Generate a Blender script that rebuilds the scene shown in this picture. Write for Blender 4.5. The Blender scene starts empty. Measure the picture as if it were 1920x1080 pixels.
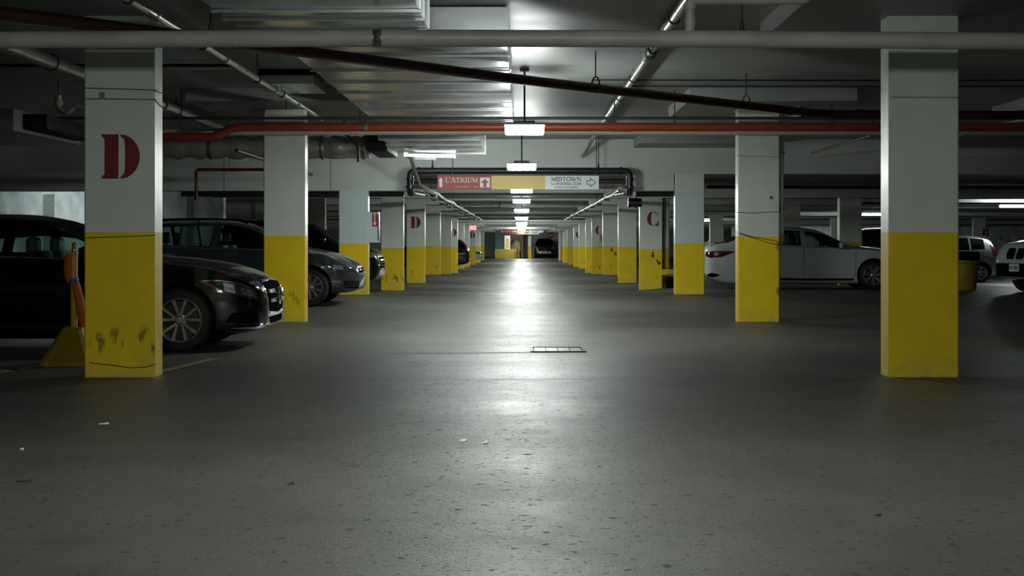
import bpy, bmesh, math, random
from mathutils import Vector, Matrix
from mathutils.bvhtree import BVHTree
scene = bpy.context.scene
COL = scene.collection
PI = math.pi
random.seed(7)

# ------------------------------------------------------------------ camera, world, exposure
CAM_Z = 1.13
F = 2700.0                      # focal length in pixels of the 1920 px wide frame
cam_data = bpy.data.cameras.new('camera')
cam_data.sensor_width = 36.0
cam_data.lens = 36.0 * F / 1920.0
cam_data.shift_x = -18.0 / 1920.0
cam_data.shift_y = -85.5 / 1920.0
cam_data.clip_end = 400
cam = bpy.data.objects.new('camera', cam_data)
COL.objects.link(cam)
cam.location = (0, 0, CAM_Z)
cam.rotation_euler = (PI / 2, 0, 0)
scene.camera = cam

world = bpy.data.worlds.new('world')
scene.world = world
world.use_nodes = True
world.node_tree.nodes['Background'].inputs[0].default_value = (0.55, 0.65, 0.62, 1)
world.node_tree.nodes['Background'].inputs[1].default_value = 0.0
scene.view_settings.view_transform = 'Standard'
scene.view_settings.look = 'None'
scene.view_settings.gamma = 1.0
scene.view_settings.use_curve_mapping = False
scene.view_settings.exposure = 1.3
LAMP = 88.0                     # strength of the lane's lamps
LAMP_COLOR = (0.93, 1.0, 0.955)


def at(px, py, y):
    """metres (x, y, z) of a measured point of the photo that stands y metres away"""
    return Vector(((px - 978.0) * y / F, y, CAM_Z + (454.5 - py) * y / F))


# ------------------------------------------------------------------ materials
def mat(name, color, rough=0.5, metal=0.0, coat=0.0, emit=None, strength=0.0, var=0.0, scale=8.0, bump=0.0, bscale=60.0, spec=0.5, stretch=(1, 1, 1)):
    m = bpy.data.materials.new(name)
    m.use_nodes = True
    nt = m.node_tree
    b = nt.nodes['Principled BSDF']
    b.inputs['Base Color'].default_value = (*color, 1)
    b.inputs['Roughness'].default_value = rough
    b.inputs['Metallic'].default_value = metal
    b.inputs['Specular IOR Level'].default_value = spec
    if coat:
        b.inputs['Coat Weight'].default_value = coat
        b.inputs['Coat Roughness'].default_value = 0.04
    if emit:
        b.inputs['Emission Color'].default_value = (*emit, 1)
        b.inputs['Emission Strength'].default_value = strength
    if var or bump:
        tc = nt.nodes.new('ShaderNodeTexCoord')
        mp = nt.nodes.new('ShaderNodeMapping')
        mp.inputs['Scale'].default_value = stretch
        nt.links.new(tc.outputs['Object'], mp.inputs[0])
    if var:
        n = nt.nodes.new('ShaderNodeTexNoise')
        n.inputs['Scale'].default_value = scale
        n.inputs['Detail'].default_value = 6
        nt.links.new(mp.outputs[0], n.inputs['Vector'])
        r = nt.nodes.new('ShaderNodeValToRGB')
        r.color_ramp.elements[0].position = 0.3
        r.color_ramp.elements[1].position = 0.7
        r.color_ramp.elements[0].color = (*[c * (1 - var) for c in color], 1)
        r.color_ramp.elements[1].color = (*[min(1, c * (1 + var)) for c in color], 1)
        nt.links.new(n.outputs['Fac'], r.inputs[0])
        nt.links.new(r.outputs[0], b.inputs['Base Color'])
        mr = nt.nodes.new('ShaderNodeMapRange')
        mr.inputs['To Min'].default_value = max(0.02, rough - 0.1)
        mr.inputs['To Max'].default_value = min(1, rough + 0.1)
        nt.links.new(n.outputs['Fac'], mr.inputs[0])
        nt.links.new(mr.outputs[0], b.inputs['Roughness'])
    if bump:
        n2 = nt.nodes.new('ShaderNodeTexNoise')
        n2.inputs['Scale'].default_value = bscale
        n2.inputs['Detail'].default_value = 4
        nt.links.new(mp.outputs[0], n2.inputs['Vector'])
        bp = nt.nodes.new('ShaderNodeBump')
        bp.inputs['Strength'].default_value = bump
        bp.inputs['Distance'].default_value = 0.01
        nt.links.new(n2.outputs['Fac'], bp.inputs['Height'])
        nt.links.new(bp.outputs[0], b.inputs['Normal'])
    return m


def math_node(nt, op, a, b=None, c=None):
    n = nt.nodes.new('ShaderNodeMath')
    n.operation = op
    for k, v in enumerate((a, b, c)):
        if v is None:
            continue
        if isinstance(v, (int, float)):
            n.inputs[k].default_value = v
        else:
            nt.links.new(v, n.inputs[k])
    return n.outputs[0]


def paint_mat(name, color, seams=(), z0=0.3, z1=0.95, rough=0.25, metal=0.0, coat=1.0, extra=()):
    """car paint with the thin dark gaps round the doors"""
    m = mat(name, color, rough, metal, coat, spec=0.12)
    nt = m.node_tree
    b = nt.nodes['Principled BSDF']
    tc = nt.nodes.new('ShaderNodeTexCoord')
    sp = nt.nodes.new('ShaderNodeSeparateXYZ')
    nt.links.new(tc.outputs['Object'], sp.inputs[0])
    X, Y, Z = sp.outputs
    tot = None
    for s in seams:
        lx = math_node(nt, 'MULTIPLY_ADD', Z, s[1], s[0])
        d = math_node(nt, 'ABSOLUTE', math_node(nt, 'SUBTRACT', X, lx))
        k = math_node(nt, 'LESS_THAN', d, 0.0045)
        k = math_node(nt, 'MULTIPLY', k, math_node(nt, 'GREATER_THAN', Z, z0))
        k = math_node(nt, 'MULTIPLY', k, math_node(nt, 'LESS_THAN', Z, z1))
        tot = k if tot is None else math_node(nt, 'MAXIMUM', tot, k)
    for (zz, xa, xb) in extra:
        d = math_node(nt, 'ABSOLUTE', math_node(nt, 'SUBTRACT', Z, zz))
        k = math_node(nt, 'LESS_THAN', d, 0.0045)
        k = math_node(nt, 'MULTIPLY', k, math_node(nt, 'GREATER_THAN', X, xa))
        k = math_node(nt, 'MULTIPLY', k, math_node(nt, 'LESS_THAN', X, xb))
        tot = k if tot is None else math_node(nt, 'MAXIMUM', tot, k)
    if tot is not None:
        mx = nt.nodes.new('ShaderNodeMix')
        mx.data_type = 'RGBA'
        nt.links.new(tot, mx.inputs[0])
        mx.inputs[6].default_value = (*color, 1)
        mx.inputs[7].default_value = (0.004, 0.004, 0.004, 1)
        nt.links.new(mx.outputs[2], b.inputs['Base Color'])
    return m


def glass_mat(name, tint):
    m = bpy.data.materials.new(name)
    m.use_nodes = True
    nt = m.node_tree
    nt.nodes.remove(nt.nodes['Principled BSDF'])
    tr = nt.nodes.new('ShaderNodeBsdfTransparent')
    tr.inputs[0].default_value = (*tint, 1)
    gl = nt.nodes.new('ShaderNodeBsdfGlossy')
    gl.inputs['Roughness'].default_value = 0.02
    fr = nt.nodes.new('ShaderNodeFresnel')
    fr.inputs[0].default_value = 1.5
    mx = nt.nodes.new('ShaderNodeMixShader')
    nt.links.new(fr.outputs[0], mx.inputs[0])
    nt.links.new(tr.outputs[0], mx.inputs[1])
    nt.links.new(gl.outputs[0], mx.inputs[2])
    nt.links.new(mx.outputs[0], nt.nodes['Material Output'].inputs[0])
    return m


def pillar_yellow(name):
    """glossy yellow paint with dark tyre and bumper rubs low on the pillar, thin cracks and grime"""
    m = mat(name, (0.66, 0.46, 0.012), 0.5, spec=0.35)
    nt = m.node_tree
    b = nt.nodes['Principled BSDF']
    tc = nt.nodes.new('ShaderNodeTexCoord')
    oi = nt.nodes.new('ShaderNodeObjectInfo')
    sp = nt.nodes.new('ShaderNodeSeparateXYZ')
    nt.links.new(tc.outputs['Object'], sp.inputs[0])
    off = nt.nodes.new('ShaderNodeVectorMath')
    off.operation = 'ADD'
    cmb = nt.nodes.new('ShaderNodeCombineXYZ')
    nt.links.new(math_node(nt, 'MULTIPLY', oi.outputs['Random'], 57.0), cmb.inputs[0])
    nt.links.new(tc.outputs['Object'], off.inputs[0])
    nt.links.new(cmb.outputs[0], off.inputs[1])
    P = off.outputs[0]

    def noise(scale, sx, sy, sz, detail=4):
        mp = nt.nodes.new('ShaderNodeMapping')
        mp.inputs['Scale'].default_value = (sx, sy, sz)
        nt.links.new(P, mp.inputs[0])
        n = nt.nodes.new('ShaderNodeTexNoise')
        n.inputs['Scale'].default_value = scale
        n.inputs['Detail'].default_value = detail
        nt.links.new(mp.outputs[0], n.inputs['Vector'])
        return n.outputs['Fac']

    def ramp(v, a, c):
        r = nt.nodes.new('ShaderNodeMapRange')
        r.inputs['From Min'].default_value = a
        r.inputs['From Max'].default_value = c
        nt.links.new(v, r.inputs[0])
        return r.outputs[0]
    base = nt.nodes.new('ShaderNodeMix')
    base.data_type = 'RGBA'
    base.inputs[6].default_value = (0.78, 0.545, 0.004, 1)
    base.inputs[7].default_value = (0.70, 0.50, 0.010, 1)
    nt.links.new(ramp(noise(3.0, 1, 1, 1), 0.35, 0.65), base.inputs[0])
    # rubs: tall streaks between 0.16 m and 0.5 m
    rub = ramp(noise(8.0, 1.7, 1.7, 0.5, 3), 0.54, 0.62)
    band = math_node(nt, 'MULTIPLY', ramp(sp.outputs[2], 0.17, 0.26), ramp(sp.outputs[2], 0.47, 0.38))
    rub = math_node(nt, 'MULTIPLY', math_node(nt, 'MULTIPLY', rub, band), ramp(noise(55.0, 1, 1, 0.5), 0.2, 0.55))
    m1 = nt.nodes.new('ShaderNodeMix')
    m1.data_type = 'RGBA'
    rub = math_node(nt, 'MULTIPLY', rub, ramp(oi.outputs['Random'], 0.15, 0.85))
    nt.links.new(math_node(nt, 'MULTIPLY', rub, 0.9), m1.inputs[0])
    nt.links.new(base.outputs[2], m1.inputs[6])
    m1.inputs[7].default_value = (0.05, 0.04, 0.012, 1)
    # worn and dusty foot of the paint
    wear = math_node(nt, 'MULTIPLY', ramp(sp.outputs[2], 0.22, 0.0), ramp(noise(7.0, 1, 1, 1.5), 0.35, 0.75))
    m2 = nt.nodes.new('ShaderNodeMix')
    m2.data_type = 'RGBA'
    nt.links.new(math_node(nt, 'MULTIPLY', wear, 0.75), m2.inputs[0])
    nt.links.new(m1.outputs[2], m2.inputs[6])
    m2.inputs[7].default_value = (0.36, 0.31, 0.17, 1)
    nt.links.new(m2.outputs[2], b.inputs['Base Color'])
    bp = nt.nodes.new('ShaderNodeBump')
    bp.inputs['Strength'].default_value = 0.25
    bp.inputs['Distance'].default_value = 0.01
    nt.links.new(noise(22.0, 1, 1, 1), bp.inputs['Height'])
    nt.links.new(bp.outputs[0], b.inputs['Normal'])
    return m


def floor_mat(name):
    m = mat(name, (0.06, 0.058, 0.05), 0.4)
    nt = m.node_tree
    b = nt.nodes['Principled BSDF']
    tc = nt.nodes.new('ShaderNodeTexCoord')

    def noise(scale, sx=1, sy=1, detail=5, rough=0.55):
        mp = nt.nodes.new('ShaderNodeMapping')
        mp.inputs['Scale'].default_value = (sx, sy, 1)
        nt.links.new(tc.outputs['Object'], mp.inputs[0])
        n = nt.nodes.new('ShaderNodeTexNoise')
        n.inputs['Scale'].default_value = scale
        n.inputs['Detail'].default_value = detail
        n.inputs['Roughness'].default_value = rough
        nt.links.new(mp.outputs[0], n.inputs['Vector'])
        return n.outputs['Fac']

    def ramp(v, a, c, lo=0.0, hi=1.0):
        r = nt.nodes.new('ShaderNodeMapRange')
        r.inputs['From Min'].default_value = a
        r.inputs['From Max'].default_value = c
        r.inputs['To Min'].default_value = lo
        r.inputs['To Max'].default_value = hi
        nt.links.new(v, r.inputs[0])
        return r.outputs[0]
    big = noise(0.55, 1.0, 1.0)
    fine = noise(28.0)
    grit = noise(110.0, detail=2)
    mx = nt.nodes.new('ShaderNodeMix')
    mx.data_type = 'RGBA'
    mx.inputs[6].default_value = (0.053, 0.051, 0.046, 1)
    mx.inputs[7].default_value = (0.094, 0.091, 0.081, 1)
    nt.links.new(math_node(nt, 'ADD', math_node(nt, 'ADD', math_node(nt, 'MULTIPLY', ramp(big, 0.35, 0.65), 0.45), math_node(nt, 'MULTIPLY', ramp(noise(5.0, 1, 1, 8, 0.7), 0.35, 0.65), 0.35)), math_node(nt, 'MULTIPLY', ramp(fine, 0.3, 0.7), 0.2)), mx.inputs[0])
    # oil drips and dark spots
    spots = math_node(nt, 'MULTIPLY', ramp(noise(2.6, 1, 1.6), 0.61, 0.70), 0.5)
    specks = math_node(nt, 'MULTIPLY', math_node(nt, 'MAXIMUM', ramp(noise(17.0, 1, 1, 2), 0.635, 0.68), math_node(nt, 'MULTIPLY', ramp(noise(42.0, 1, 1, 2), 0.58, 0.66), 0.5)), 0.75)
    mx2 = nt.nodes.new('ShaderNodeMix')
    mx2.data_type = 'RGBA'
    nt.links.new(math_node(nt, 'MAXIMUM', spots, specks), mx2.inputs[0])
    nt.links.new(mx.outputs[2], mx2.inputs[6])
    mx2.inputs[7].default_value = (0.028, 0.027, 0.024, 1)
    nt.links.new(mx2.outputs[2], b.inputs['Base Color'])
    band = noise(0.9, 0.22, 1.3, 4)
    rg = math_node(nt, 'ADD', ramp(big, 0.3, 0.7, -0.04, 0.05), ramp(band, 0.36, 0.62, 0.435, 0.50))
    mott = noise(4.5, 1, 1, 7, 0.65)
    rg = math_node(nt, 'ADD', rg, ramp(mott, 0.35, 0.65, -0.035, 0.035))
    rg = math_node(nt, 'ADD', rg, math_node(nt, 'MULTIPLY', specks, 0.3))
    nt.links.new(math_node(nt, 'SUBTRACT', 0.5, math_node(nt, 'MULTIPLY', specks, 0.40)), b.inputs['Specular IOR Level'])
    nt.links.new(math_node(nt, 'ADD', rg, ramp(grit, 0.3, 0.7, -0.05, 0.07)), b.inputs['Roughness'])
    bp = nt.nodes.new('ShaderNodeBump')
    bp.inputs['Strength'].default_value = 0.55
    bp.inputs['Distance'].default_value = 0.006
    nt.links.new(math_node(nt, 'ADD', math_node(nt, 'MULTIPLY', grit, 0.6), math_node(nt, 'MULTIPLY', fine, 0.8)), bp.inputs['Height'])
    nt.links.new(bp.outputs[0], b.inputs['Normal'])
    return m


M = {}
M['floor'] = floor_mat('sealed_asphalt')
M['gutter'] = mat('damp_dark_floor', (0.035, 0.033, 0.03), 0.6, var=0.3, scale=20)
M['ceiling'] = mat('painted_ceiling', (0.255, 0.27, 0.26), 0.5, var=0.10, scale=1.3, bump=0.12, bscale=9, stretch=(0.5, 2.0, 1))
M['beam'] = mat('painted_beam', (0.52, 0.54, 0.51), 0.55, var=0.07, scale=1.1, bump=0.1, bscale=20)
M['wall'] = mat('painted_wall', (0.46, 0.48, 0.45), 0.6, var=0.12, scale=1.5, bump=0.15, bscale=12)
M['wall_bright'] = mat('bare_plaster', (0.60, 0.64, 0.62), 0.5, var=0.36, scale=3.0, bump=0.2, bscale=10, stretch=(1, 1, 0.5))
M['wall_dark'] = mat('dark_wall', (0.22, 0.23, 0.22), 0.6, var=0.1)
M['white_paint'] = mat('white_pillar_paint', (0.60, 0.635, 0.575), 0.32, var=0.05, scale=3, bump=0.18, bscale=16)
M['blue_paint'] = mat('bluish_pillar_paint', (0.52, 0.585, 0.60), 0.32, var=0.05, scale=3, bump=0.15, bscale=16)
M['yellow_paint'] = pillar_yellow('yellow_pillar_paint')
M['yellow_plain'] = mat('yellow_paint_plain', (0.62, 0.43, 0.015), 0.5, var=0.12, scale=6)
M['yellow_dull'] = mat('dull_yellow_plastic', (0.33, 0.24, 0.02), 0.5, var=0.12, scale=5)
M['yellow_line'] = mat('worn_yellow_line', (0.20, 0.175, 0.075), 0.6, var=0.35, scale=6)
M['red_letter'] = mat('red_stencil_paint', (0.16, 0.010, 0.009), 0.5, var=0.1, scale=10)
M['black_mark'] = mat('black_stencil_paint', (0.012, 0.012, 0.011), 0.6)
M['grey_pipe'] = mat('grey_iron_pipe', (0.42, 0.415, 0.36), 0.42, var=0.16, scale=5, bump=0.1, bscale=30, stretch=(0.5, 1, 1))
M['brown_pipe'] = mat('brown_painted_pipe', (0.032, 0.011, 0.009), 0.4, var=0.15)
M['red_pipe'] = mat('red_painted_pipe', (0.25, 0.040, 0.018), 0.42, var=0.12, scale=4)
M['darkred_pipe'] = mat('dark_red_pipe', (0.12, 0.012, 0.010), 0.4)
M['beige_pipe'] = mat('beige_painted_pipe', (0.42, 0.40, 0.33), 0.5, var=0.08)
M['black_pipe'] = mat('black_iron_pipe', (0.016, 0.016, 0.017), 0.36, var=0.2)
M['conduit'] = mat('galvanized_conduit', (0.36, 0.37, 0.35), 0.3, metal=0.85, var=0.12, scale=9)
M['dark_conduit'] = mat('dark_conduit', (0.03, 0.03, 0.03), 0.5)
M['galv'] = mat('galvanized_sheet', (0.62, 0.65, 0.66), 0.24, metal=0.95, var=0.10, scale=3, bump=0.15, bscale=3.0, stretch=(0.4, 2.5, 1))
M['galv_edge'] = mat('galvanized_flange', (0.70, 0.74, 0.75), 0.35, metal=0.8, var=0.08, scale=7)
M['foil'] = mat('crumpled_foil', (0.58, 0.58, 0.55), 0.32, metal=0.5, bump=0.9, bscale=14)
M['black_rubber'] = mat('black_rubber', (0.012, 0.012, 0.012), 0.75, bump=0.15, bscale=40)
M['rod'] = mat('dark_steel_rod', (0.035, 0.035, 0.034), 0.5, metal=0.3)
M['steel'] = mat('worn_steel', (0.45, 0.46, 0.45), 0.32, metal=0.9, var=0.15)
M['lamp_housing'] = mat('lamp_housing_enamel', (0.55, 0.57, 0.56), 0.5)
M['lamp_dark'] = mat('lamp_bracket', (0.16, 0.17, 0.16), 0.5)
M['lamp_lens'] = mat('lit_lamp_lens', (0.9, 0.9, 0.9), 0.4, emit=LAMP_COLOR, strength=LAMP)
M['tube_lit'] = mat('lit_fluorescent_tube', (0.9, 0.9, 0.9), 0.4, emit=(0.88, 1.0, 0.96), strength=LAMP * 0.55)
M['tube_bay'] = mat('lit_bay_tube', (0.9, 0.9, 0.9), 0.4, emit=(0.86, 1.0, 1.0), strength=8.0)
M['tube_dim'] = mat('lit_side_tube', (0.9, 0.9, 0.9), 0.4, emit=(0.88, 1.0, 0.95), strength=LAMP * 0.65)
M['sign_red'] = mat('red_sign_panel', (0.27, 0.016, 0.012), 0.45)
M['sign_yellow'] = mat('yellow_sign_panel', (0.60, 0.42, 0.075), 0.4)
M['sign_white'] = mat('white_sign_panel', (0.72, 0.76, 0.80), 0.4)
M['sign_ink'] = mat('dark_sign_ink', (0.05, 0.05, 0.055), 0.5)
M['sign_cream'] = mat('pale_sign_ink', (0.72, 0.66, 0.60), 0.5)
M['exit_red'] = mat('lit_red_sign', (0.8, 0.15, 0.12), 0.4, emit=(1.0, 0.20, 0.18), strength=0.9)
M['orange'] = mat('orange_cloth', (0.62, 0.13, 0.02), 0.7, bump=0.2, bscale=25)
M['blue_tape'] = mat('blue_tape', (0.02, 0.12, 0.34), 0.4)
M['brass'] = mat('brass_fitting', (0.62, 0.50, 0.25), 0.3, metal=0.9)
M['green_panel'] = mat('dark_green_panel', (0.035, 0.060, 0.058), 0.3)
M['tan'] = mat('tan_wall', (0.26, 0.22, 0.13), 0.6, var=0.2, scale=2)
M['black_plastic'] = mat('black_plastic', (0.006, 0.006, 0.007), 0.6, spec=0.0)
M['dark_trim'] = mat('car_dark_trim', (0.006, 0.006, 0.006), 0.6, spec=0.15)
M['interior'] = mat('car_interior_cloth', (0.018, 0.018, 0.019), 0.8)
M['seat'] = mat('grey_seat_leather', (0.09, 0.09, 0.088), 0.5)
M['seat_light'] = mat('light_seat_insert', (0.32, 0.31, 0.29), 0.5)
M['chrome'] = mat('chrome', (0.82, 0.84, 0.85), 0.08, metal=1.0)
M['alloy'] = mat('alloy_wheel', (0.56, 0.56, 0.56), 0.28, metal=0.85)
M['alloy_dark'] = mat('dark_alloy', (0.06, 0.06, 0.06), 0.4, metal=0.6)
M['tire'] = mat('tyre_rubber', (0.013, 0.013, 0.013), 0.7)
M['lens_clear'] = mat('headlight_lens', (0.20, 0.22, 0.23), 0.06, metal=0.55, coat=1.0, var=0.5, scale=26)
M['lens_dark'] = mat('dark_headlight_lens', (0.035, 0.038, 0.04), 0.05, coat=1.0)
M['lens_bright'] = mat('bright_reflector', (0.85, 0.88, 0.9), 0.12, metal=0.9)
M['lens_amber'] = mat('amber_lens', (0.30, 0.075, 0.02), 0.2, coat=1.0)
M['lens_red'] = mat('red_lens', (0.075, 0.004, 0.006), 0.1, coat=1.0)
M['plate'] = mat('licence_plate', (0.62, 0.64, 0.64), 0.4)
M['glass'] = glass_mat('clear_car_glass', (0.52, 0.68, 0.62))
M['glass_mid'] = glass_mat('grey_car_glass', (0.34, 0.42, 0.40))
M['glass_dark'] = glass_mat('tinted_car_glass', (0.10, 0.12, 0.12))
M['paper'] = mat('white_scrap', (0.82, 0.82, 0.80), 0.7)
M['leaf'] = mat('dark_scrap', (0.03, 0.027, 0.02), 0.7)


# ------------------------------------------------------------------ mesh helpers
class MB:
    def __init__(self):
        self.v, self.f, self.m = [], [], []
        self.k = 0

    def use(self, k):
        self.k = k
        return self

    def face(self, *idx):
        self.f.append(tuple(idx))
        self.m.append(self.k)

    def add(self, verts, faces):
        b = len(self.v)
        self.v += [Vector(p) for p in verts]
        for f in faces:
            self.f.append(tuple(b + i for i in f))
            self.m.append(self.k)
        return self

    def box(self, x0, x1, y0, y1, z0, z1):
        v = [(x0, y0, z0), (x1, y0, z0), (x1, y1, z0), (x0, y1, z0), (x0, y0, z1), (x1, y0, z1), (x1, y1, z1), (x0, y1, z1)]
        return self.add(v, [(0, 3, 2, 1), (4, 5, 6, 7), (0, 1, 5, 4), (1, 2, 6, 5), (2, 3, 7, 6), (3, 0, 4, 7)])

    def rbox(self, x0, x1, y0, y1, z0, z1, r=0.01, seg=2):
        """box with rounded edges"""
        bm = bmesh.new()
        bmesh.ops.create_cube(bm, size=1.0)
        for q in bm.verts:
            q.co = Vector(((x0 + x1) / 2 + q.co.x * (x1 - x0), (y0 + y1) / 2 + q.co.y * (y1 - y0), (z0 + z1) / 2 + q.co.z * (z1 - z0)))
        bmesh.ops.bevel(bm, geom=bm.edges[:], offset=r, segments=seg, profile=0.5, affect='EDGES')
        bm.verts.index_update()
        self.add([q.co.copy() for q in bm.verts], [[q.index for q in f.verts] for f in bm.faces])
        bm.free()
        return self

    def tube(self, pts, r, n=12, cap=True):
        pts = [Vector(p) for p in pts]
        R = r if isinstance(r, (list, tuple)) else [r] * len(pts)
        rings = []
        up = None
        for i, p in enumerate(pts):
            a = (p - pts[i - 1]).normalized() if i else None
            b = (pts[i + 1] - p).normalized() if i < len(pts) - 1 else None
            t = (a + b).normalized() if a and b else (a or b)
            if up is None:
                up = Vector((0, 0, 1)) if abs(t.z) < 0.9 else Vector((0, 1, 0))
            s = t.cross(up).normalized()
            u = s.cross(t).normalized()
            up = u
            k = 1.0
            if a and b:
                c = max(0.35, math.sqrt(max(0.0, (1 + a.dot(b)) / 2)))
                k = min(1.0 / c, 1.35)
            rings.append([p + (s * math.cos(2 * PI * j / n) + u * math.sin(2 * PI * j / n)) * R[i] * (k if False else 1.0) for j in range(n)])
        b0 = len(self.v)
        for q in rings:
            self.v += q
        for i in range(len(rings) - 1):
            for j in range(n):
                a = b0 + i * n + j
                c = b0 + i * n + (j + 1) % n
                self.face(a, c, c + n, a + n)
        if cap:
            self.face(*[b0 + j for j in reversed(range(n))])
            e = b0 + (len(rings) - 1) * n
            self.face(*[e + j for j in range(n)])
        return self

    def lathe(self, prof, c, axis='z', n=24, close=False, cap=True):
        """prof: (radius, height) pairs turned round an axis through c"""
        b0 = len(self.v)
        for (r, h) in prof:
            for j in range(n):
                a = 2 * PI * j / n
                x, y = r * math.cos(a), r * math.sin(a)
                p = {'z': (x, y, h), 'y': (x, h, y), 'x': (h, x, y)}[axis]
                self.v.append(Vector(c) + Vector(p))
        m = len(prof)
        for i in range(m if close else m - 1):
            for j in range(n):
                a = b0 + i * n + j
                d = b0 + i * n + (j + 1) % n
                i2 = ((i + 1) % m)
                e = b0 + i2 * n + (j + 1) % n
                g = b0 + i2 * n + j
                self.face(a, d, e, g)
        if not close and cap:
            if prof[0][0] > 1e-4:
                self.face(*[b0 + j for j in reversed(range(n))])
            if prof[-1][0] > 1e-4:
                self.face(*[b0 + (m - 1) * n + j for j in range(n)])
        return self

    def prism(self, poly, y0, y1):
        """polygon in x, z swept from y0 (front) to y1"""
        n = len(poly)
        v = [(x, y0, z) for x, z in poly] + [(x, y1, z) for x, z in poly]
        fs = [tuple(range(n)), tuple(range(2 * n - 1, n - 1, -1))]
        fs += [(i, i + n, (i + 1) % n + n, (i + 1) % n) for i in range(n)]
        return self.add(v, fs)

    def build(self, name, mats, parent=None, smooth=True, angle=35, local=False):
        me = bpy.data.meshes.new(name)
        off = Vector((0, 0, 0))
        if parent is not None and not local:
            q = parent
            while q is not None:
                off = off + q.location
                q = q.parent
        me.from_pydata([p - off for p in self.v], [], self.f)
        for q in (mats if isinstance(mats, (list, tuple)) else [mats]):
            me.materials.append(M[q] if isinstance(q, str) else q)
        me.polygons.foreach_set('material_index', self.m)
        bm = bmesh.new()
        bm.from_mesh(me)
        bmesh.ops.recalc_face_normals(bm, faces=bm.faces)
        bm.to_mesh(me)
        bm.free()
        if smooth:
            me.polygons.foreach_set('use_smooth', [True] * len(me.polygons))
            me.set_sharp_from_angle(angle=math.radians(angle))
        me.update()
        o = bpy.data.objects.new(name, me)
        COL.objects.link(o)
        if parent is not None:
            o.parent = parent
        return o


def thing(name, label, cat, loc=(0, 0, 0), rot=0.0, group=None):
    o = bpy.data.objects.new(name, None)
    o.empty_display_size = 0.1
    COL.objects.link(o)
    o.location = loc
    o.rotation_euler = (0, 0, rot)
    o['label'] = label
    o['category'] = cat
    if group:
        o['group'] = group
    return o


def tag(o, label, cat, group=None, kind=None):
    o['label'] = label
    o['category'] = cat
    if group:
        o['group'] = group
    if kind:
        o['kind'] = kind
    return o


def origin(o, loc):
    """move a top-level mesh's origin without moving the mesh"""
    loc = Vector(loc)
    d = o.location - loc
    o.data.transform(Matrix.Translation(d))
    o.location = loc
    for ch in o.children:
        ch.location = ch.location + d
    return o


def struct(o):
    o['kind'] = 'structure'
    return o


def lerp_tab(tab, x):
    if x <= tab[0][0]:
        return tab[0][1]
    for (a, b), (c, d) in zip(tab, tab[1:]):
        if x <= c:
            t = (x - a) / (c - a)
            t = t * t * (3 - 2 * t)
            return b + (d - b) * t
    return tab[-1][1]


FLOOR_LANE = [(-8, 0), (22, 0.0), (28.2, 0.085), (29.6, 0.085), (34, -0.10), (37.5, -0.12), (46, -0.16), (54.5, -0.09), (60, -0.20), (64, -0.27), (69.5, -0.34), (77, -0.27), (86, -0.33), (97, -0.38), (112, -0.36), (145, -0.32)]
FLOOR_SIDE = [(-8, 0), (22, 0.0), (28.2, 0.085), (35, 0.07), (41, -0.09), (46, -0.13), (54.5, -0.12), (64, -0.25), (77, -0.27), (97, -0.33), (145, -0.32)]


def fz(x, y):
    a, b = lerp_tab(FLOOR_LANE, y), lerp_tab(FLOOR_SIDE, y)
    t = min(1, max(0, (x - 3.2) / 1.2))
    return a + (b - a) * t


# ------------------------------------------------------------------ setting: floor, ceilings, walls, beams
PILLAR_Y = [12.08, 20.48, 28.90, 37.54, 45.87, 54.6, 63.3, 69.3, 77.2, 85.4, 96.7, 107.0, 118.8]
PX0, PX1 = 3.08, 3.67
SLAB, DROP = 3.20, 3.03


def build_floor():
    xs = [-16.2] + [-16 + i * 1.0 for i in range(57)]
    ys = []
    y = -7.0
    while y < 143.5:
        ys.append(y)
        y += 0.6 if y < 70 else 1.4
    verts = [(x, y, fz(x, y)) for y in ys for x in xs]
    n = len(xs)
    faces = [(j * n + i, j * n + i + 1, (j + 1) * n + i + 1, (j + 1) * n + i) for j in range(len(ys) - 1) for i in range(n - 1)]
    b = MB()
    b.add(verts, faces)
    o = struct(b.build('floor', 'floor', angle=80))
    return o


build_floor()
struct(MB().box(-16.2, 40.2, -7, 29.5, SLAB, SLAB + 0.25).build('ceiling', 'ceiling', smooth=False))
CEIL2 = [(29.5, 2.52), (56, 2.52), (75, 2.36), (143, 2.30)]
b = MB()
pv = []
for (y, z) in CEIL2:
    pv += [(-16.2, y, z), (40.2, y, z), (40.2, y, 3.4), (-16.2, y, 3.4)]
fs = [(0, 1, 2, 3)]
for k in range(len(CEIL2) - 1):
    a = 4 * k
    fs += [(a, a + 4, a + 5, a + 1), (a + 1, a + 5, a + 6, a + 2), (a + 2, a + 6, a + 7, a + 3), (a + 3, a + 7, a + 4, a)]
fs.append((12, 15, 14, 13))
b.add(pv, fs)
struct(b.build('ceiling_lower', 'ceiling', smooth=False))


def ceil_z(y):
    if y < 29.5:
        return SLAB
    for (a, z0), (c, z1) in zip(CEIL2, CEIL2[1:]):
        if y <= c:
            return z0 + (z1 - z0) * (y - a) / (c - a)
    return CEIL2[-1][1]


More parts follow.
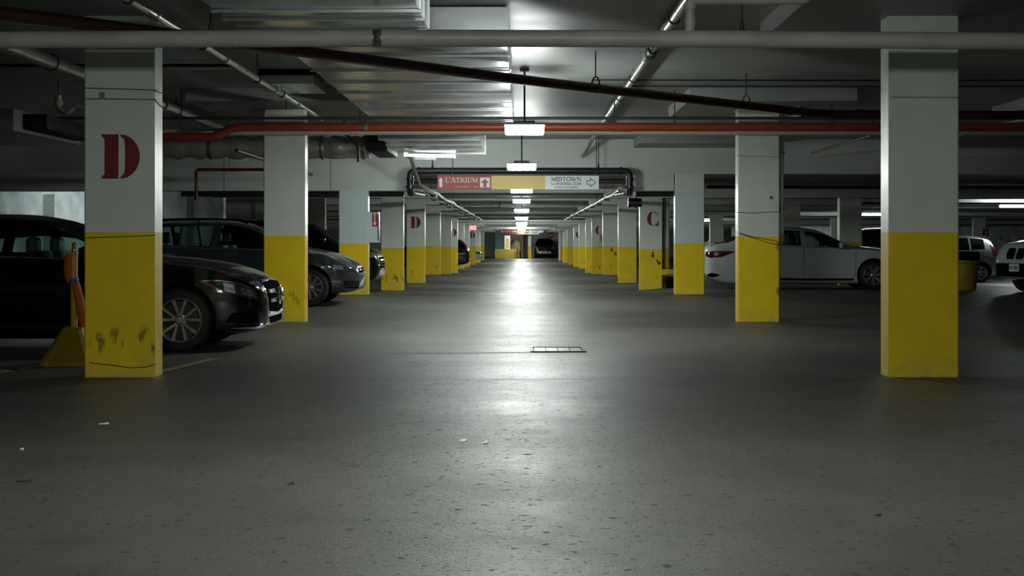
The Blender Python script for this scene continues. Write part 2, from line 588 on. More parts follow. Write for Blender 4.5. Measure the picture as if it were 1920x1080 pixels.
struct(MB().box(-16.4, -16.2, -7, 143, -0.6, 3.4).build('wall_left', 'wall', smooth=False))
struct(MB().box(40.2, 40.4, -7, 143, -0.6, 3.4).build('wall_right', 'wall', smooth=False))
struct(MB().box(-16.4, 40.4, -7.2, -7, -0.6, 3.4).build('wall_back', 'wall', smooth=False))
struct(MB().box(-16.4, 40.4, 143, 143.2, -0.6, 3.4).build('wall_far', 'wall', smooth=False))
struct(MB().box(-16.2, -7.25, 35.0, 35.3, -0.1, 2.52).build('wall_bay', 'wall_bright', smooth=False))
struct(MB().box(-16.2, -5.6, 41.0, 41.3, -0.2, 2.52).build('wall_inner', 'wall', smooth=False))
struct(MB().box(12.5, 30, 85.5, 85.8, -0.45, 2.4).build('wall_cross', 'wall_bright', smooth=False))
for k, (x0, x1, yy) in enumerate([(-11.62, -11.36, 35.0), (-8.14, -8.02, 35.0), (-14.9, -14.84, 35.0), (-7.67, -7.58, 41.0)]):
    struct(MB().box(x0, x1, yy - 0.03, yy, 0.0, 2.30).build('trim_%d' % (k + 1), 'wall_dark', smooth=False))


def beam(name, y0, y1, side_z, lane_z, top, right_z=None, mt='beam'):
    rz = right_z if right_z is not None else side_z
    poly = [(-16.2, top), (-16.2, side_z), (-2.22, side_z), (-2.22, lane_z), (2.17, lane_z), (2.17, side_z), (PX0 - 0.02, side_z), (PX0 - 0.02, rz), (40.2, rz), (40.2, top)]
    return struct(MB().prism(poly, y0, y1).build(name, mt, smooth=False))


beam('beam_step', 28.94, 29.5, 2.17, 2.507, SLAB, 2.507)
SIDE_B = {3: 2.29, 4: 2.335, 5: 2.34, 6: 2.30, 7: 2.29, 8: 2.13, 9: 2.07, 10: 2.03, 11: 2.0, 12: 1.98}
for k, z in SIDE_B.items():
    y = PILLAR_Y[k]
    beam('beam_%d' % k, y - 0.12, y + 0.42, z, min(z + 0.13, ceil_z(y) - 0.05), ceil_z(y) + 0.06)
for k, y in enumerate((31.6, 40.2, 48.4, 57.0, 66.0, 73.2, 81.3, 91.0, 102.0)):      # shallow joists between the pillar lines
    z = ceil_z(y)
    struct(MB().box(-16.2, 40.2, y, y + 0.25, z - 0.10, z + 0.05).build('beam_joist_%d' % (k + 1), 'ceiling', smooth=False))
# drop panels over the pillars of the high part
for k, (xa, xb, ya, yb) in enumerate([(2.25, 4.5, 10.75, 13.6), (-4.5, -2.25, 10.75, 13.6), (2.25, 4.5, 19.3, 22.05), (-4.5, -2.25, 19.3, 22.05), (2.25, 4.5, 27.55, 28.93), (-4.5, -2.25, 27.55, 28.93),
                                      (7.2, 9.9, 19.3, 22.05), (7.2, 9.9, 27.55, 28.93)]):
    struct(MB().box(xa, xb, ya, yb, DROP, SLAB).build('ceiling_panel_%d' % (k + 1), 'ceiling', smooth=False))
# steel expansion joint across the lane where the two floors meet, painted stall lines
b = MB()
for i in range(16):
    x0, x1 = -3.0 + i * 0.5, -2.5 + i * 0.5
    b.add([(x0, 28.78, fz(x0, 28.78) + 0.004), (x1, 28.78, fz(x1, 28.78) + 0.004), (x1, 28.86, fz(x1, 28.86) + 0.006), (x0, 28.86, fz(x0, 28.86) + 0.006)], [(0, 1, 2, 3)])
struct(b.build('trim_joint', 'steel', smooth=False))
b = MB()
for i in range(18):
    x0, x1 = -4.5 + i * 0.5, -4.0 + i * 0.5
    y0, y1 = 11.86 + 0.02 * math.sin(i * 1.3), 11.86 + 0.02 * math.sin(i * 1.3 + 1.3)
    b.add([(x0, y0, 0.003), (x1, y1, 0.003), (x1, y1 + 0.018, 0.003), (x0, y0 + 0.018, 0.003)], [(0, 1, 2, 3)])
struct(b.build('trim_floor_crack', 'black_rubber', smooth=False))
b = MB()
for i in range(12):
    t0, t1 = i / 12, (i + 1) / 12
    x0, x1 = -1.35 + 1.43 * t0, -1.35 + 1.43 * t1
    w0, w1 = 0.02 + 0.05 * t0 + 0.012 * math.sin(i * 2.1), 0.02 + 0.05 * t1 + 0.012 * math.sin(i * 2.1 + 2.1)
    yc0, yc1 = 14.62 + 0.16 * t0, 14.62 + 0.16 * t1
    b.add([(x0, yc0 - w0, 0.003), (x1, yc1 - w1, 0.003), (x1, yc1 + w1, 0.003), (x0, yc0 + w0, 0.003)], [(0, 1, 2, 3)])
struct(b.build('trim_gutter', 'gutter', smooth=False))
LINES = [((-3.16, 12.45), (-2.98, 13.95), 0.10), ((-4.55, 12.3), (-4.38, 13.4), 0.10), ((-5.6, 12.6), (-4.4, 12.75), 0.10), ((2.2, 28.5), (3.0, 28.52), 0.10), ((3.9, 24.6), (9.0, 24.7), 0.1), ((3.9, 27.6), (9.0, 27.7), 0.1), ((4.2, 15.3), (9.0, 15.4), 0.1)]
for k, (p, q, w) in enumerate(LINES):
    p, q = Vector(p), Vector(q)
    d = (q - p).normalized()
    s = Vector((-d.y, d.x)) * w / 2
    ps = [p - s, q - s, q + s, p + s]
    struct(MB().add([(u.x, u.y, fz(u.x, u.y) + 0.004) for u in ps], [(0, 1, 2, 3)]).build('trim_line_%d' % (k + 1), 'yellow_line', smooth=False))


# ------------------------------------------------------------------ stencil letters
def arc(cx, cz, rx, rz, a0, a1, n=14):
    return [(cx + rx * math.cos(math.radians(a0 + (a1 - a0) * i / n)), cz + rz * math.sin(math.radians(a0 + (a1 - a0) * i / n))) for i in range(n + 1)]


STENCIL = {
    'D': [[(0, 1), (0.45, 1), (0.45, 0), (0, 0), (0.03, 0.06), (0.09, 0.10), (0.09, 0.90), (0.03, 0.94)],
          arc(0.50, 0.5, 0.50, 0.5, 90, -90, 18) + [(0.505, 0.04), (0.60, 0.12), (0.62, 0.3), (0.62, 0.7), (0.60, 0.88), (0.505, 0.96)]],
    'C': [arc(0.50, 0.5, 0.50, 0.5, 95, 265, 16) + [(0.47, 0.06), (0.37, 0.2), (0.35, 0.5), (0.37, 0.8), (0.47, 0.94)],
          [(0.55, 1.0), (0.72, 0.96), (0.88, 0.85), (0.93, 0.72), (0.90, 0.70), (0.80, 0.83), (0.66, 0.92), (0.55, 0.95)],
          [(0.55, 0.0), (0.78, 0.03), (0.84, 0.0), (1.0, 0.0), (1.0, 0.32), (0.94, 0.32), (0.84, 0.14), (0.68, 0.06), (0.55, 0.05)]],
    'B': [[(0, 1), (0.42, 1), (0.42, 0), (0, 0), (0.08, 0.1), (0.08, 0.9)],
          arc(0.50, 0.75, 0.42, 0.25, 90, -90, 10) + [(0.56, 0.56), (0.6, 0.75), (0.56, 0.94)],
          arc(0.50, 0.24, 0.50, 0.25, 90, -90, 10) + [(0.58, 0.05), (0.64, 0.24), (0.58, 0.42)]],
    'A': [[(0.46, 1), (0.54, 0.78), (0.34, 0.36), (0.14, 0.06), (0.2, 0.0), (0.0, 0.0), (0.0, 0.06), (0.08, 0.08)],
          [(0.50, 1), (0.62, 1), (0.96, 0.08), (1.0, 0.0), (0.62, 0.0), (0.68, 0.08), (0.60, 0.3), (0.42, 0.3), (0.42, 0.38), (0.58, 0.38)]],
}
ARROW_DOWN = [(-0.16, 1), (0.16, 1), (0.16, 0.45), (0.42, 0.45), (0, 0), (-0.42, 0.45), (-0.16, 0.45)]


def flat(mb, polys, x0, z0, w, h, y, th=0.003, rot=0.0):
    for poly in polys:
        c, s = math.cos(rot), math.sin(rot)
        mb.prism([(x0 + c * px * w - s * pz * h, z0 + s * px * w + c * pz * h) for px, pz in poly], y - th, y + 0.001)
    return mb


# ------------------------------------------------------------------ pillars
ORD = ['first', 'second', 'third', 'fourth', 'fifth', 'sixth', 'seventh', 'eighth', 'ninth', 'tenth', 'eleventh', 'twelfth', 'thirteenth']


def pillar(x0, y, top, zpaint, label, w=0.59, d=0.28, upper='white_paint', zmid=None, group='yellow and white pillars'):
    zb = fz(x0 + w / 2, y) - 0.01
    b = MB()

    def ring(z, c=0.012):
        return [(x0 + c, y, z), (x0 + w - c, y, z), (x0 + w, y + c, z), (x0 + w, y + d - c, z), (x0 + w - c, y + d, z), (x0 + c, y + d, z), (x0, y + d - c, z), (x0, y + c, z)]
    zs = [(zb, 0.012), (zb + 0.35, 0.012), (zpaint, 0.012)]
    if zmid:
        zs.append((zmid, 0.012))
    zs.append((top, 0.012))
    base = 0
    for i, (z, c) in enumerate(zs):
        b.v += [Vector(p) for p in ring(z, c)]
    for i in range(len(zs) - 1):
        b.use(1 if i < 2 else (0 if zmid is None or i == 2 else 2))
        for j in range(8):
            a = i * 8 + j
            c = i * 8 + (j + 1) % 8
            b.face(a, c, c + 8, a + 8)
    b.use(1).face(*range(7, -1, -1))
    n = (len(zs) - 1) * 8
    b.use(0).face(*[n + j for j in range(8)])
    o = b.build('concrete_pillar', [upper, 'yellow_paint', 'white_paint'], angle=20)
    origin(o, (x0, y, zb))
    return tag(o, label, 'pillar', group, 'thing')


def letter(o, ch, cx, cz, h, y, w=None, mt='red_letter', name='stencil_letter'):
    w = w or h * 0.86
    return flat(MB(), STENCIL[ch], cx - w / 2, cz - h / 2, w, h, y).build(name, mt, o, smooth=False)


ZP_L = [1.215, 1.225, 1.115, 0.985, 1.0, 1.0, 0.95, 0.92, 0.92, 0.88, 0.85, 0.85, 0.85]
ZP_R = [1.215, 1.215, 1.11, 0.955, 0.99, 1.0, 0.95, 0.92, 0.92, 0.88, 0.85, 0.85, 0.85]
TOPS = [DROP, DROP, 2.17] + [SIDE_B[k] for k in range(3, 13)]
NOTE_L = {0: 'yellow and white pillar with a big red stencilled D, beside the flag post',
          1: 'yellow and white pillar in front of the grey station wagon, rubs low on it',
          2: 'pillar with bluish white upper half beside the cabinet with the red arrow sign',
          3: 'plain yellow and white pillar standing just past the cabinet with the red arrow sign',
          4: 'yellow and white pillar with a small red D, second past the red arrow cabinet',
          5: 'yellow and white pillar with round dark rubs, just past the pillar with the small D',
          6: 'slim looking pillar fourth past the red arrow cabinet, darker yellow foot',
          7: 'pillar with a half hidden red D, just in front of the dark SUV tail',
          8: 'pillar between the dark SUV tail and the white car nose far down the lane',
          9: 'small distant pillar directly behind the dark SUV tail and beside the white car',
          10: 'distant pillar just past the white car nose, with a small letter',
          11: 'distant pillar second past the white car nose',
          12: 'last pillar of its row, by the dark ramp opening at the lane end'}
NOTE_R = {0: 'wide looking yellow and white pillar beside the yellow bin, hiding the white sedan bonnet',
          1: 'yellow and white pillar with a loose wire, in front of the white sedan doors',
          2: 'yellow and white pillar by the tail light of the white sedan, brighter yellow band',
          3: 'yellow and white pillar with a red stencilled C and two black arrows, beside the bucket',
          4: 'plain yellow and white pillar just past the big red C, with a square rub mark',
          5: 'yellow and white pillar with two small black arrows, second past the big red C',
          6: 'pillar with a partly hidden red C behind a white extinguisher case',
          7: 'narrow looking pillar just past the white extinguisher case',
          8: 'darker yellow pillar third past the big extinguisher case',
          9: 'distant pillar with half a red C showing, on the side of the white sedan',
          10: 'distant pillar before the tall pale strip near the pickup truck',
          11: 'distant pillar beside the tall pale strip near the pickup truck',
          12: 'last pillar of its row, beside the dark pickup truck and the red round sign'}
PL, PR = [], []
for k, y in enumerate(PILLAR_Y):
    up = 'blue_paint' if k == 2 else 'white_paint'
    PL.append(pillar(-PX1, y, TOPS[k], ZP_L[k], NOTE_L[k], upper=up))
    if k == 2:
        PR.append(pillar(PX0, y, 2.504, ZP_R[k], NOTE_R[k], upper='blue_paint', zmid=2.15))
    else:
        PR.append(pillar(PX0, y, TOPS[k], ZP_R[k], NOTE_R[k]))
letter(PL[0], 'D', -3.365, at(226, 293.5, 12.08).z, 0.372, 12.08, 0.325)
letter(PL[4], 'D', at(779, 417, 45.87).x, at(779, 417, 45.87).z, 0.37, 45.87, 0.33)
letter(PL[7], 'D', -3.30, at(850, 436, 69.3).z, 0.36, 69.3, 0.36)
letter(PL[10], 'D', -3.30, 1.62, 0.40, 96.7, 0.36)
letter(PR[3], 'C', at(1224, 410, 37.54).x, at(1224, 410, 37.54).z, 0.375, 37.54, 0.30)
letter(PR[6], 'C', at(1124, 433, 63.3).x, at(1124, 432, 63.3).z, 0.40, 63.3, 0.36)
letter(PR[9], 'C', at(1085, 440, 85.4).x, at(1085, 440, 85.4).z, 0.38, 85.4, 0.36)
for (o, px, py, y, rot, h) in ((PR[3], 1224, 478, 37.54, 0, 0.17), (PR[3], 1239, 491, 37.54, 0.6, 0.17), (PR[5], 1147, 468, 54.6, 0, 0.17), (PR[5], 1157, 475, 54.6, 0.6, 0.17)):
    p = at(px, py, y)
    flat(MB(), [ARROW_DOWN], p.x - math.sin(-rot) * -0.02, p.z - h * 0.5, 0.13, h, y, rot=rot).build('arrow_mark', 'black_mark', o, smooth=False)
p = at(1446, 373, 20.48)
flat(MB(), [[(-0.5, 0), (0.5, 0), (0, 1)]], p.x, p.z, 0.055, 0.055, 20.48).build('triangle_mark', 'red_letter', PR[1], smooth=False)
# thin wires and cracks that cross single pillars
def wire(o, pts, r=0.004, mt='dark_conduit', name='wire'):
    return MB().tube(pts, r, 6).build(name, mt, o)


Y1 = 12.075
wire(PL[0], [at(160, 165, Y1), at(215, 166.5, Y1), at(293, 169, Y1), Vector((-3.076, 12.085, at(0, 170, Y1).z)), Vector((-3.076, 12.34, at(0, 174, 12.3).z))])
wire(PL[0], [at(160, 185.5, Y1), at(215, 185.5, Y1), at(292, 186.5, Y1), Vector((-3.076, 12.085, at(0, 188, Y1).z)), Vector((-3.076, 12.34, at(0, 201, 12.3).z))])
wire(PL[0], [at(161, 446, Y1), at(220, 444, Y1), at(292, 441, Y1)], 0.003, 'black_mark', 'paint_crack')
wire(PL[0], [at(168, 680, Y1), at(205, 684, Y1), at(245, 689.5, Y1), at(275, 688, Y1), at(293, 682, Y1)], 0.003, 'black_mark', 'paint_crack')
MB().box(at(188, 0, 12.06).x, at(195, 0, 12.06).x, 12.055, 12.08, at(0, 186, 12.06).z, at(0, 173, 12.06).z).build('small_bracket', 'lamp_dark', PL[0], smooth=False)
Y2 = 20.475
wire(PR[1], [at(1380, 291, Y2), at(1400, 293, Y2), at(1432, 293, Y2), at(1462, 295, Y2)], 0.003, 'black_mark', 'paint_crack')
wire(PR[1], [Vector((3.076, 20.7, at(0, 434, 20.5).z)), at(1386, 437, Y2), at(1410, 444, Y2), at(1440, 449, Y2), at(1463, 454, Y2)], 0.005)
wire(PR[1], [at(1387, 438, Y2), at(1415, 447, Y2), at(1440, 455, Y2), at(1464, 460, Y2)], 0.005)
wire(PR[1], [at(1380, 398, Y2), at(1410, 399.5, Y2), at(1440, 398, Y2), at(1465, 397, Y2)], 0.004)
for (px, py) in ((1461, 462), (1462, 546)):
    c = at(px, py, 20.46)
    pts = [(c.x + 0.055 * math.cos(a) * (1 - 0.05 * a), 20.462, c.z + 0.075 * math.sin(a) * (1 - 0.05 * a)) for a in [0.5 + i * 0.45 for i in range(24)] if True]
    wire(PR[1], pts, 0.0035, 'dark_conduit', 'wire_coil')
Y1R = 12.075
wire(PR[0], [at(1670, 182, Y1R), at(1720, 182.5, Y1R), at(1805, 183, Y1R)], 0.0025, 'black_mark', 'paint_crack')
# further rows on the far side of the white sedan
ROW = [(8.29, 20.48, 'pillar of the second row, beside the white sedan bonnet'), (8.29, 28.9, 'second row pillar hidden behind the wide pillar by the yellow bin'),
       (8.29, 37.54, 'grey shaded pillar right behind the white sedan windscreen'), (8.29, 45.87, 'shaded pillar seen above the white sedan roof, beside the drain pipe'),
       (8.29, 54.6, 'shaded second row pillar behind the white drain pipe'), (8.29, 63.3, 'shaded pillar above the boot of the white sedan'),
       (21.75, 69.3, 'pillar with a red stencilled B behind the silver hatchback'), (14.9, 54.6, 'third row pillar behind the dark SUV roof'), (14.9, 69.3, 'third row pillar deep behind the silver hatchback')]
for (x, y, lab) in ROW:
    top = DROP if y < 22 else (2.507 if y < 30 else SIDE_B[PILLAR_Y.index(y)])
    if y == 28.9:
        continue
    o = pillar(x, y, top, fz(x, y) + 1.14, lab, upper='white_paint')
    if 'B' in lab:
        letter(o, 'B', at(1848, 436, 69.3).x, at(1848, 436, 69.3).z, 0.39, 69.3, 0.33)

# white board with a letter A deep in the far bay
t = thing('letter_board', 'pale board with a red letter A standing behind the silver hatchback', 'board', at(1878, 452, 84))
p0, p1 = at(1872, 454, 84), at(1884.5, 428, 84)
MB().box(p0.x, p1.x, 84.0, 84.08, fz(25, 84), p1.z).build('board', 'white_paint', t, smooth=False)
flat(MB(), STENCIL['A'], at(1873.5, 0, 84).x, at(0, 450, 84).z, 0.2, 0.28, 83.998).build('letter', 'red_letter', t, smooth=False)


# ------------------------------------------------------------------ lamps
def lane_lamp(y, zb, label, ztop=None, w=0.50, x=0.0):
    ztop = ztop or ceil_z(y)
    t = thing('ceiling_lamp', label, 'lamp', (x, y, ztop), group='box lamps down the lane')
    MB().rbox(x - w / 2, x + w / 2, y - 0.2, y + 0.2, zb, zb + 0.10, 0.02, 2).build('lamp_lens', 'lamp_lens', t)
    MB().box(x - w * 0.36, x + w * 0.36, y - 0.206, y - 0.2, zb + 0.012, zb + 0.022).build('lens_clip', 'lamp_dark', t, smooth=False)
    MB().rbox(x - w * 0.52, x + w * 0.52, y - 0.21, y + 0.21, zb + 0.09, zb + 0.115, 0.008).build('lamp_tray', 'lamp_housing', t)
    MB().rbox(x - w * 0.27, x + w * 0.27, y - 0.11, y + 0.11, zb + 0.115, zb + 0.155, 0.01).build('lamp_housing', 'lamp_dark', t)
    if ztop - zb > 0.2:
        MB().tube([(x, y, zb + 0.155), (x, y, ztop)], 0.012, 8).build('hanging_rod', 'rod', t)
        MB().lathe([(0.05, -0.03), (0.06, 0.0)], (x, y, ztop), 'z', 12).build('rod_cup', 'lamp_dark', t)
    return t


lane_lamp(17.2, 2.425, 'lit box lamp hanging in front of the red pipe', w=0.46, x=0.035)
lane_lamp(25.2, 2.40, 'lit box lamp hanging just before the black pipe and hanging sign')
lane_lamp(33.7, 2.29, 'lit box lamp seen right under the yellow middle of the hanging sign')
lane_lamp(42.1, 2.285, 'second lit box lamp below the hanging sign')
lane_lamp(50.2, 2.19, 'third lit box lamp below the hanging sign')
lane_lamp(58.4, 2.06, 'fourth lit box lamp below the hanging sign')
lane_lamp(67.3, 1.96, 'fifth and smallest lit box lamp below the hanging sign')
for y in (75.0, 82.5, 92.0, 103, 114.0, 126.0):
    lane_lamp(y, 1.98, 'small added lamp continuing the lane row beyond the fifth lamp')  # unseen lamps added to light the far end of the lane
lane_lamp(6.6, 2.77, 'lit box lamp just above the picture edge, before the thick grey pipe', w=0.30)
lane_lamp(-1.5, 2.77, 'added fill lamp behind the viewer, out of the picture', w=0.9)  # unseen extra lamp, fills in light on the foreground
lane_lamp(106.6, 2.14, 'small added lamp that brightens the small distant sign', w=0.6)  # extra lamp put in so that the distant sign looks bright
lane_lamp(131.0, 2.1, 'added lamp brightening the yellow parapet and the pickup truck', w=0.4)  # extra lamp put in to brighten the lane end


def tube_lamp(x, y, z, length, label, mt='tube_dim', ztop=None, n_rod=2):
    t = thing('tube_lamp', label, 'lamp', (x, y, z))
    MB().rbox(x - length / 2, x + length / 2, y - 0.06, y + 0.06, z, z + 0.06, 0.02).build('lit_tube', mt, t)
    MB().box(x - length / 2 + 0.05, x + length / 2 - 0.05, y - 0.045, y + 0.045, z + 0.06, z + 0.10).build('lamp_housing', 'lamp_housing', t, smooth=False)
    ztop = ztop or ceil_z(y)
    for k in range(n_rod):
        xx = x + (k - (n_rod - 1) / 2) * length * 0.6
        MB().tube([(xx, y, z + 0.09), (xx, y, ztop)], 0.006, 6).build('hanging_rod', 'rod', t)
    return t


p = at(1912, 388.5, 45)
tube_lamp(p.x, 45, p.z, 1.25, 'lit tube lamp above the white SUV, near the pillar with the B')
p = at(1537, 415.5, 80)
tube_lamp(p.x, 80, p.z, 1.2, 'short lit lamp glimpsed above the white sedan roof')
p = at(1632, 404, 60)
tube_lamp(p.x, 60, p.z, 1.2, 'added lamp standing in for duct reflections above the dark SUV behind the white sedan')  # added tube in place of bright reflections on a duct
p = at(1332, 415, 72)
tube_lamp(p.x, 72, p.z, 0.9, 'lit lamp glimpsed above the boot of the white sedan')
tube_lamp(-11.0, 33.9, 2.40, 2.4, 'tube lamp hidden behind the concrete beam, lighting the bare wall', 'tube_bay')
# single strip under the small duct
t = thing('strip_lamp', 'thin lit tube fixed below the small galvanised duct', 'lamp', at(806, 292, 26.1))
a, b_ = at(758, 290.5, 26.1), at(854, 293.5, 26.1)
MB().tube([a, b_], 0.022, 10).build('lit_tube', 'tube_lit', t)
m_ = at(790, 297, 26.1)
MB().box(m_.x - 0.12, m_.x + 0.25, 26.05, 26.15, m_.z - 0.03, m_.z + 0.02).build('lamp_box', 'lamp_housing', t, smooth=False)
for px in (800, 812):
    q = at(px, 292, 26.1)
    MB().tube([q, (q.x, 26.1, SLAB)], 0.006, 6).build('hanging_rod', 'rod', t)


# ------------------------------------------------------------------ writing on the signs
T_, H_ = 0.15, 0.065


def poly_arc(cx, cy, rx, ry, a0, a1, n=10):
    return arc(cx, cy, rx, ry, a0, a1, n)


def P(*pts):
    return list(pts)


GL = {   # width, strokes (polyline, thickness), serif bars (x, y, width)
    'L': (0.70, [(P((.2, 0), (.2, 1)), T_), (P((.1, .03), (.65, .03)), H_), (P((.64, 0), (.66, .26)), H_)], [(.2, .97, .36)]),
    "'": (0.28, [(P((.14, 1), (.10, .72)), .11)], []),
    'A': (0.86, [(P((.08, 0), (.43, 1)), H_), (P((.43, 1), (.78, 0)), T_), (P((.22, .34), (.64, .34)), H_)], [(.08, .03, .28), (.78, .03, .32)]),
    'T': (0.80, [(P((.4, 0), (.4, 1)), T_), (P((.05, .97), (.75, .97)), H_), (P((.06, 1), (.04, .76)), H_), (P((.74, 1), (.76, .76)), H_)], [(.4, .03, .34)]),
    'R': (0.84, [(P((.2, 0), (.2, 1)), T_), (P((.2, .97), (.5, .95), (.63, .84), (.64, .68), (.52, .54), (.2, .51)), .09), (P((.40, .52), (.78, .0)), .13)], [(.18, .97, .32), (.2, .03, .34), (.78, .03, .2)]),
    'I': (0.40, [(P((.2, 0), (.2, 1)), T_)], [(.2, .97, .36), (.2, .03, .36)]),
    'U': (0.86, [(P((.2, 1), (.2, .3), (.26, .1), (.44, .03)), T_), (P((.44, .03), (.62, .1), (.68, .3), (.68, 1)), H_ + .01)], [(.2, .97, .34), (.68, .97, .28)]),
    'M': (1.05, [(P((.14, 0), (.16, 1)), H_), (P((.17, 1), (.52, .08)), T_), (P((.52, .08), (.86, 1)), H_), (P((.87, 0), (.86, 1)), T_)], [(.12, .03, .28), (.88, .03, .32), (.1, .97, .2), (.92, .97, .2)]),
    'D': (0.90, [(P((.2, 0), (.2, 1)), T_), (P((.2, .97), (.48, .95)), H_), (P((.48, .95), (.68, .82), (.76, .5), (.68, .18), (.48, .05)), .13), (P((.48, .05), (.2, .03)), H_)], [(.16, .97, .3), (.16, .03, .3)]),
    'O': (0.96, [(poly_arc(.48, .5, .38, .46, 60, 300, 12), .12), (poly_arc(.48, .5, .38, .46, -60, 60, 8), .12)], []),
    'W': (1.20, [(P((.08, 1), (.34, 0)), T_), (P((.34, 0), (.6, .9)), H_), (P((.5, 1), (.82, 0)), T_), (P((.82, 0), (1.1, 1)), H_)], [(.08, .97, .32), (.5, .97, .24), (1.1, .97, .24)]),
    'N': (0.94, [(P((.16, 0), (.16, 1)), H_), (P((.14, 1), (.78, .02)), T_), (P((.78, 0), (.78, 1)), H_)], [(.16, .03, .26), (.78, .97, .26), (.1, .97, .2)]),
    'S': (0.66, [(P((.56, .78), (.52, .93), (.34, .98), (.14, .88), (.12, .70), (.30, .55), (.48, .44), (.58, .28), (.52, .09), (.32, .02), (.12, .09), (.09, .26)), .11)], []),
    'P': (0.76, [(P((.2, 0), (.2, 1)), T_), (P((.2, .97), (.5, .95), (.64, .8), (.62, .6), (.5, .48), (.2, .46)), .09)], [(.18, .97, .3), (.2, .03, .36)]),
    'G': (0.92, [(poly_arc(.48, .5, .38, .46, 40, 320, 14), .12), (P((.77, .04), (.77, .42)), .12)], [(.72, .43, .3)]),
    'C': (0.86, [(poly_arc(.48, .5, .38, .46, 40, 320, 14), .12), (P((.78, .98), (.77, .74)), H_)], []),
    'B': (0.80, [(P((.2, 0), (.2, 1)), T_), (P((.2, .97), (.48, .95), (.6, .82), (.58, .64), (.44, .54), (.2, .52)), .09), (P((.44, .54), (.64, .45), (.68, .26), (.6, .08), (.44, .04), (.2, .03)), .1)], [(.16, .97, .28), (.16, .03, .28)]),
    'E': (0.74, [(P((.2, 0), (.2, 1)), T_), (P((.2, .97), (.62, .97), (.64, .78)), H_), (P((.2, .52), (.5, .52)), H_), (P((.2, .03), (.66, .03), (.68, .26)), H_)], [(.16, .97, .28), (.16, .03, .28)]),
    ' ': (0.45, [], []),
    '-': (0.42, [(P((.08, .5), (.34, .5)), .12)], []),
}
SMALL_BLOCK = {  # plate digits, three by five segments
}


def text(mb, s, x0, z0, h, width, y, bold=1.0):
    tot = sum(GL[c][0] for c in s)
    sx = width / tot
    x = x0
    for c in s:
        w, strokes, ser = GL[c]

        def bar(p, q, th):
            p, q = Vector((x + p[0] * sx, z0 + p[1] * h)), Vector((x + q[0] * sx, z0 + q[1] * h))
            d = (q - p)
            if d.length < 1e-6:
                return
            d.normalize()
            n = Vector((-d.y, d.x)) * th * h * 0.5 * bold
            e = d * th * h * 0.1
            mb.prism([((p - n - e).x, (p - n - e).y), ((q - n + e).x, (q - n + e).y), ((q + n + e).x, (q + n + e).y), ((p + n - e).x, (p + n - e).y)], y - 0.003, y)
        for pl, th in strokes:
            for p, q in zip(pl, pl[1:]):
                bar(p, q, th)
        for (sxx, sy, sw) in ser:
            bar((sxx - sw / 2, sy), (sxx + sw / 2, sy), 0.055)
        x += w * sx
    return mb


# ------------------------------------------------------------------ hanging sign over the lane
SY = 28.45


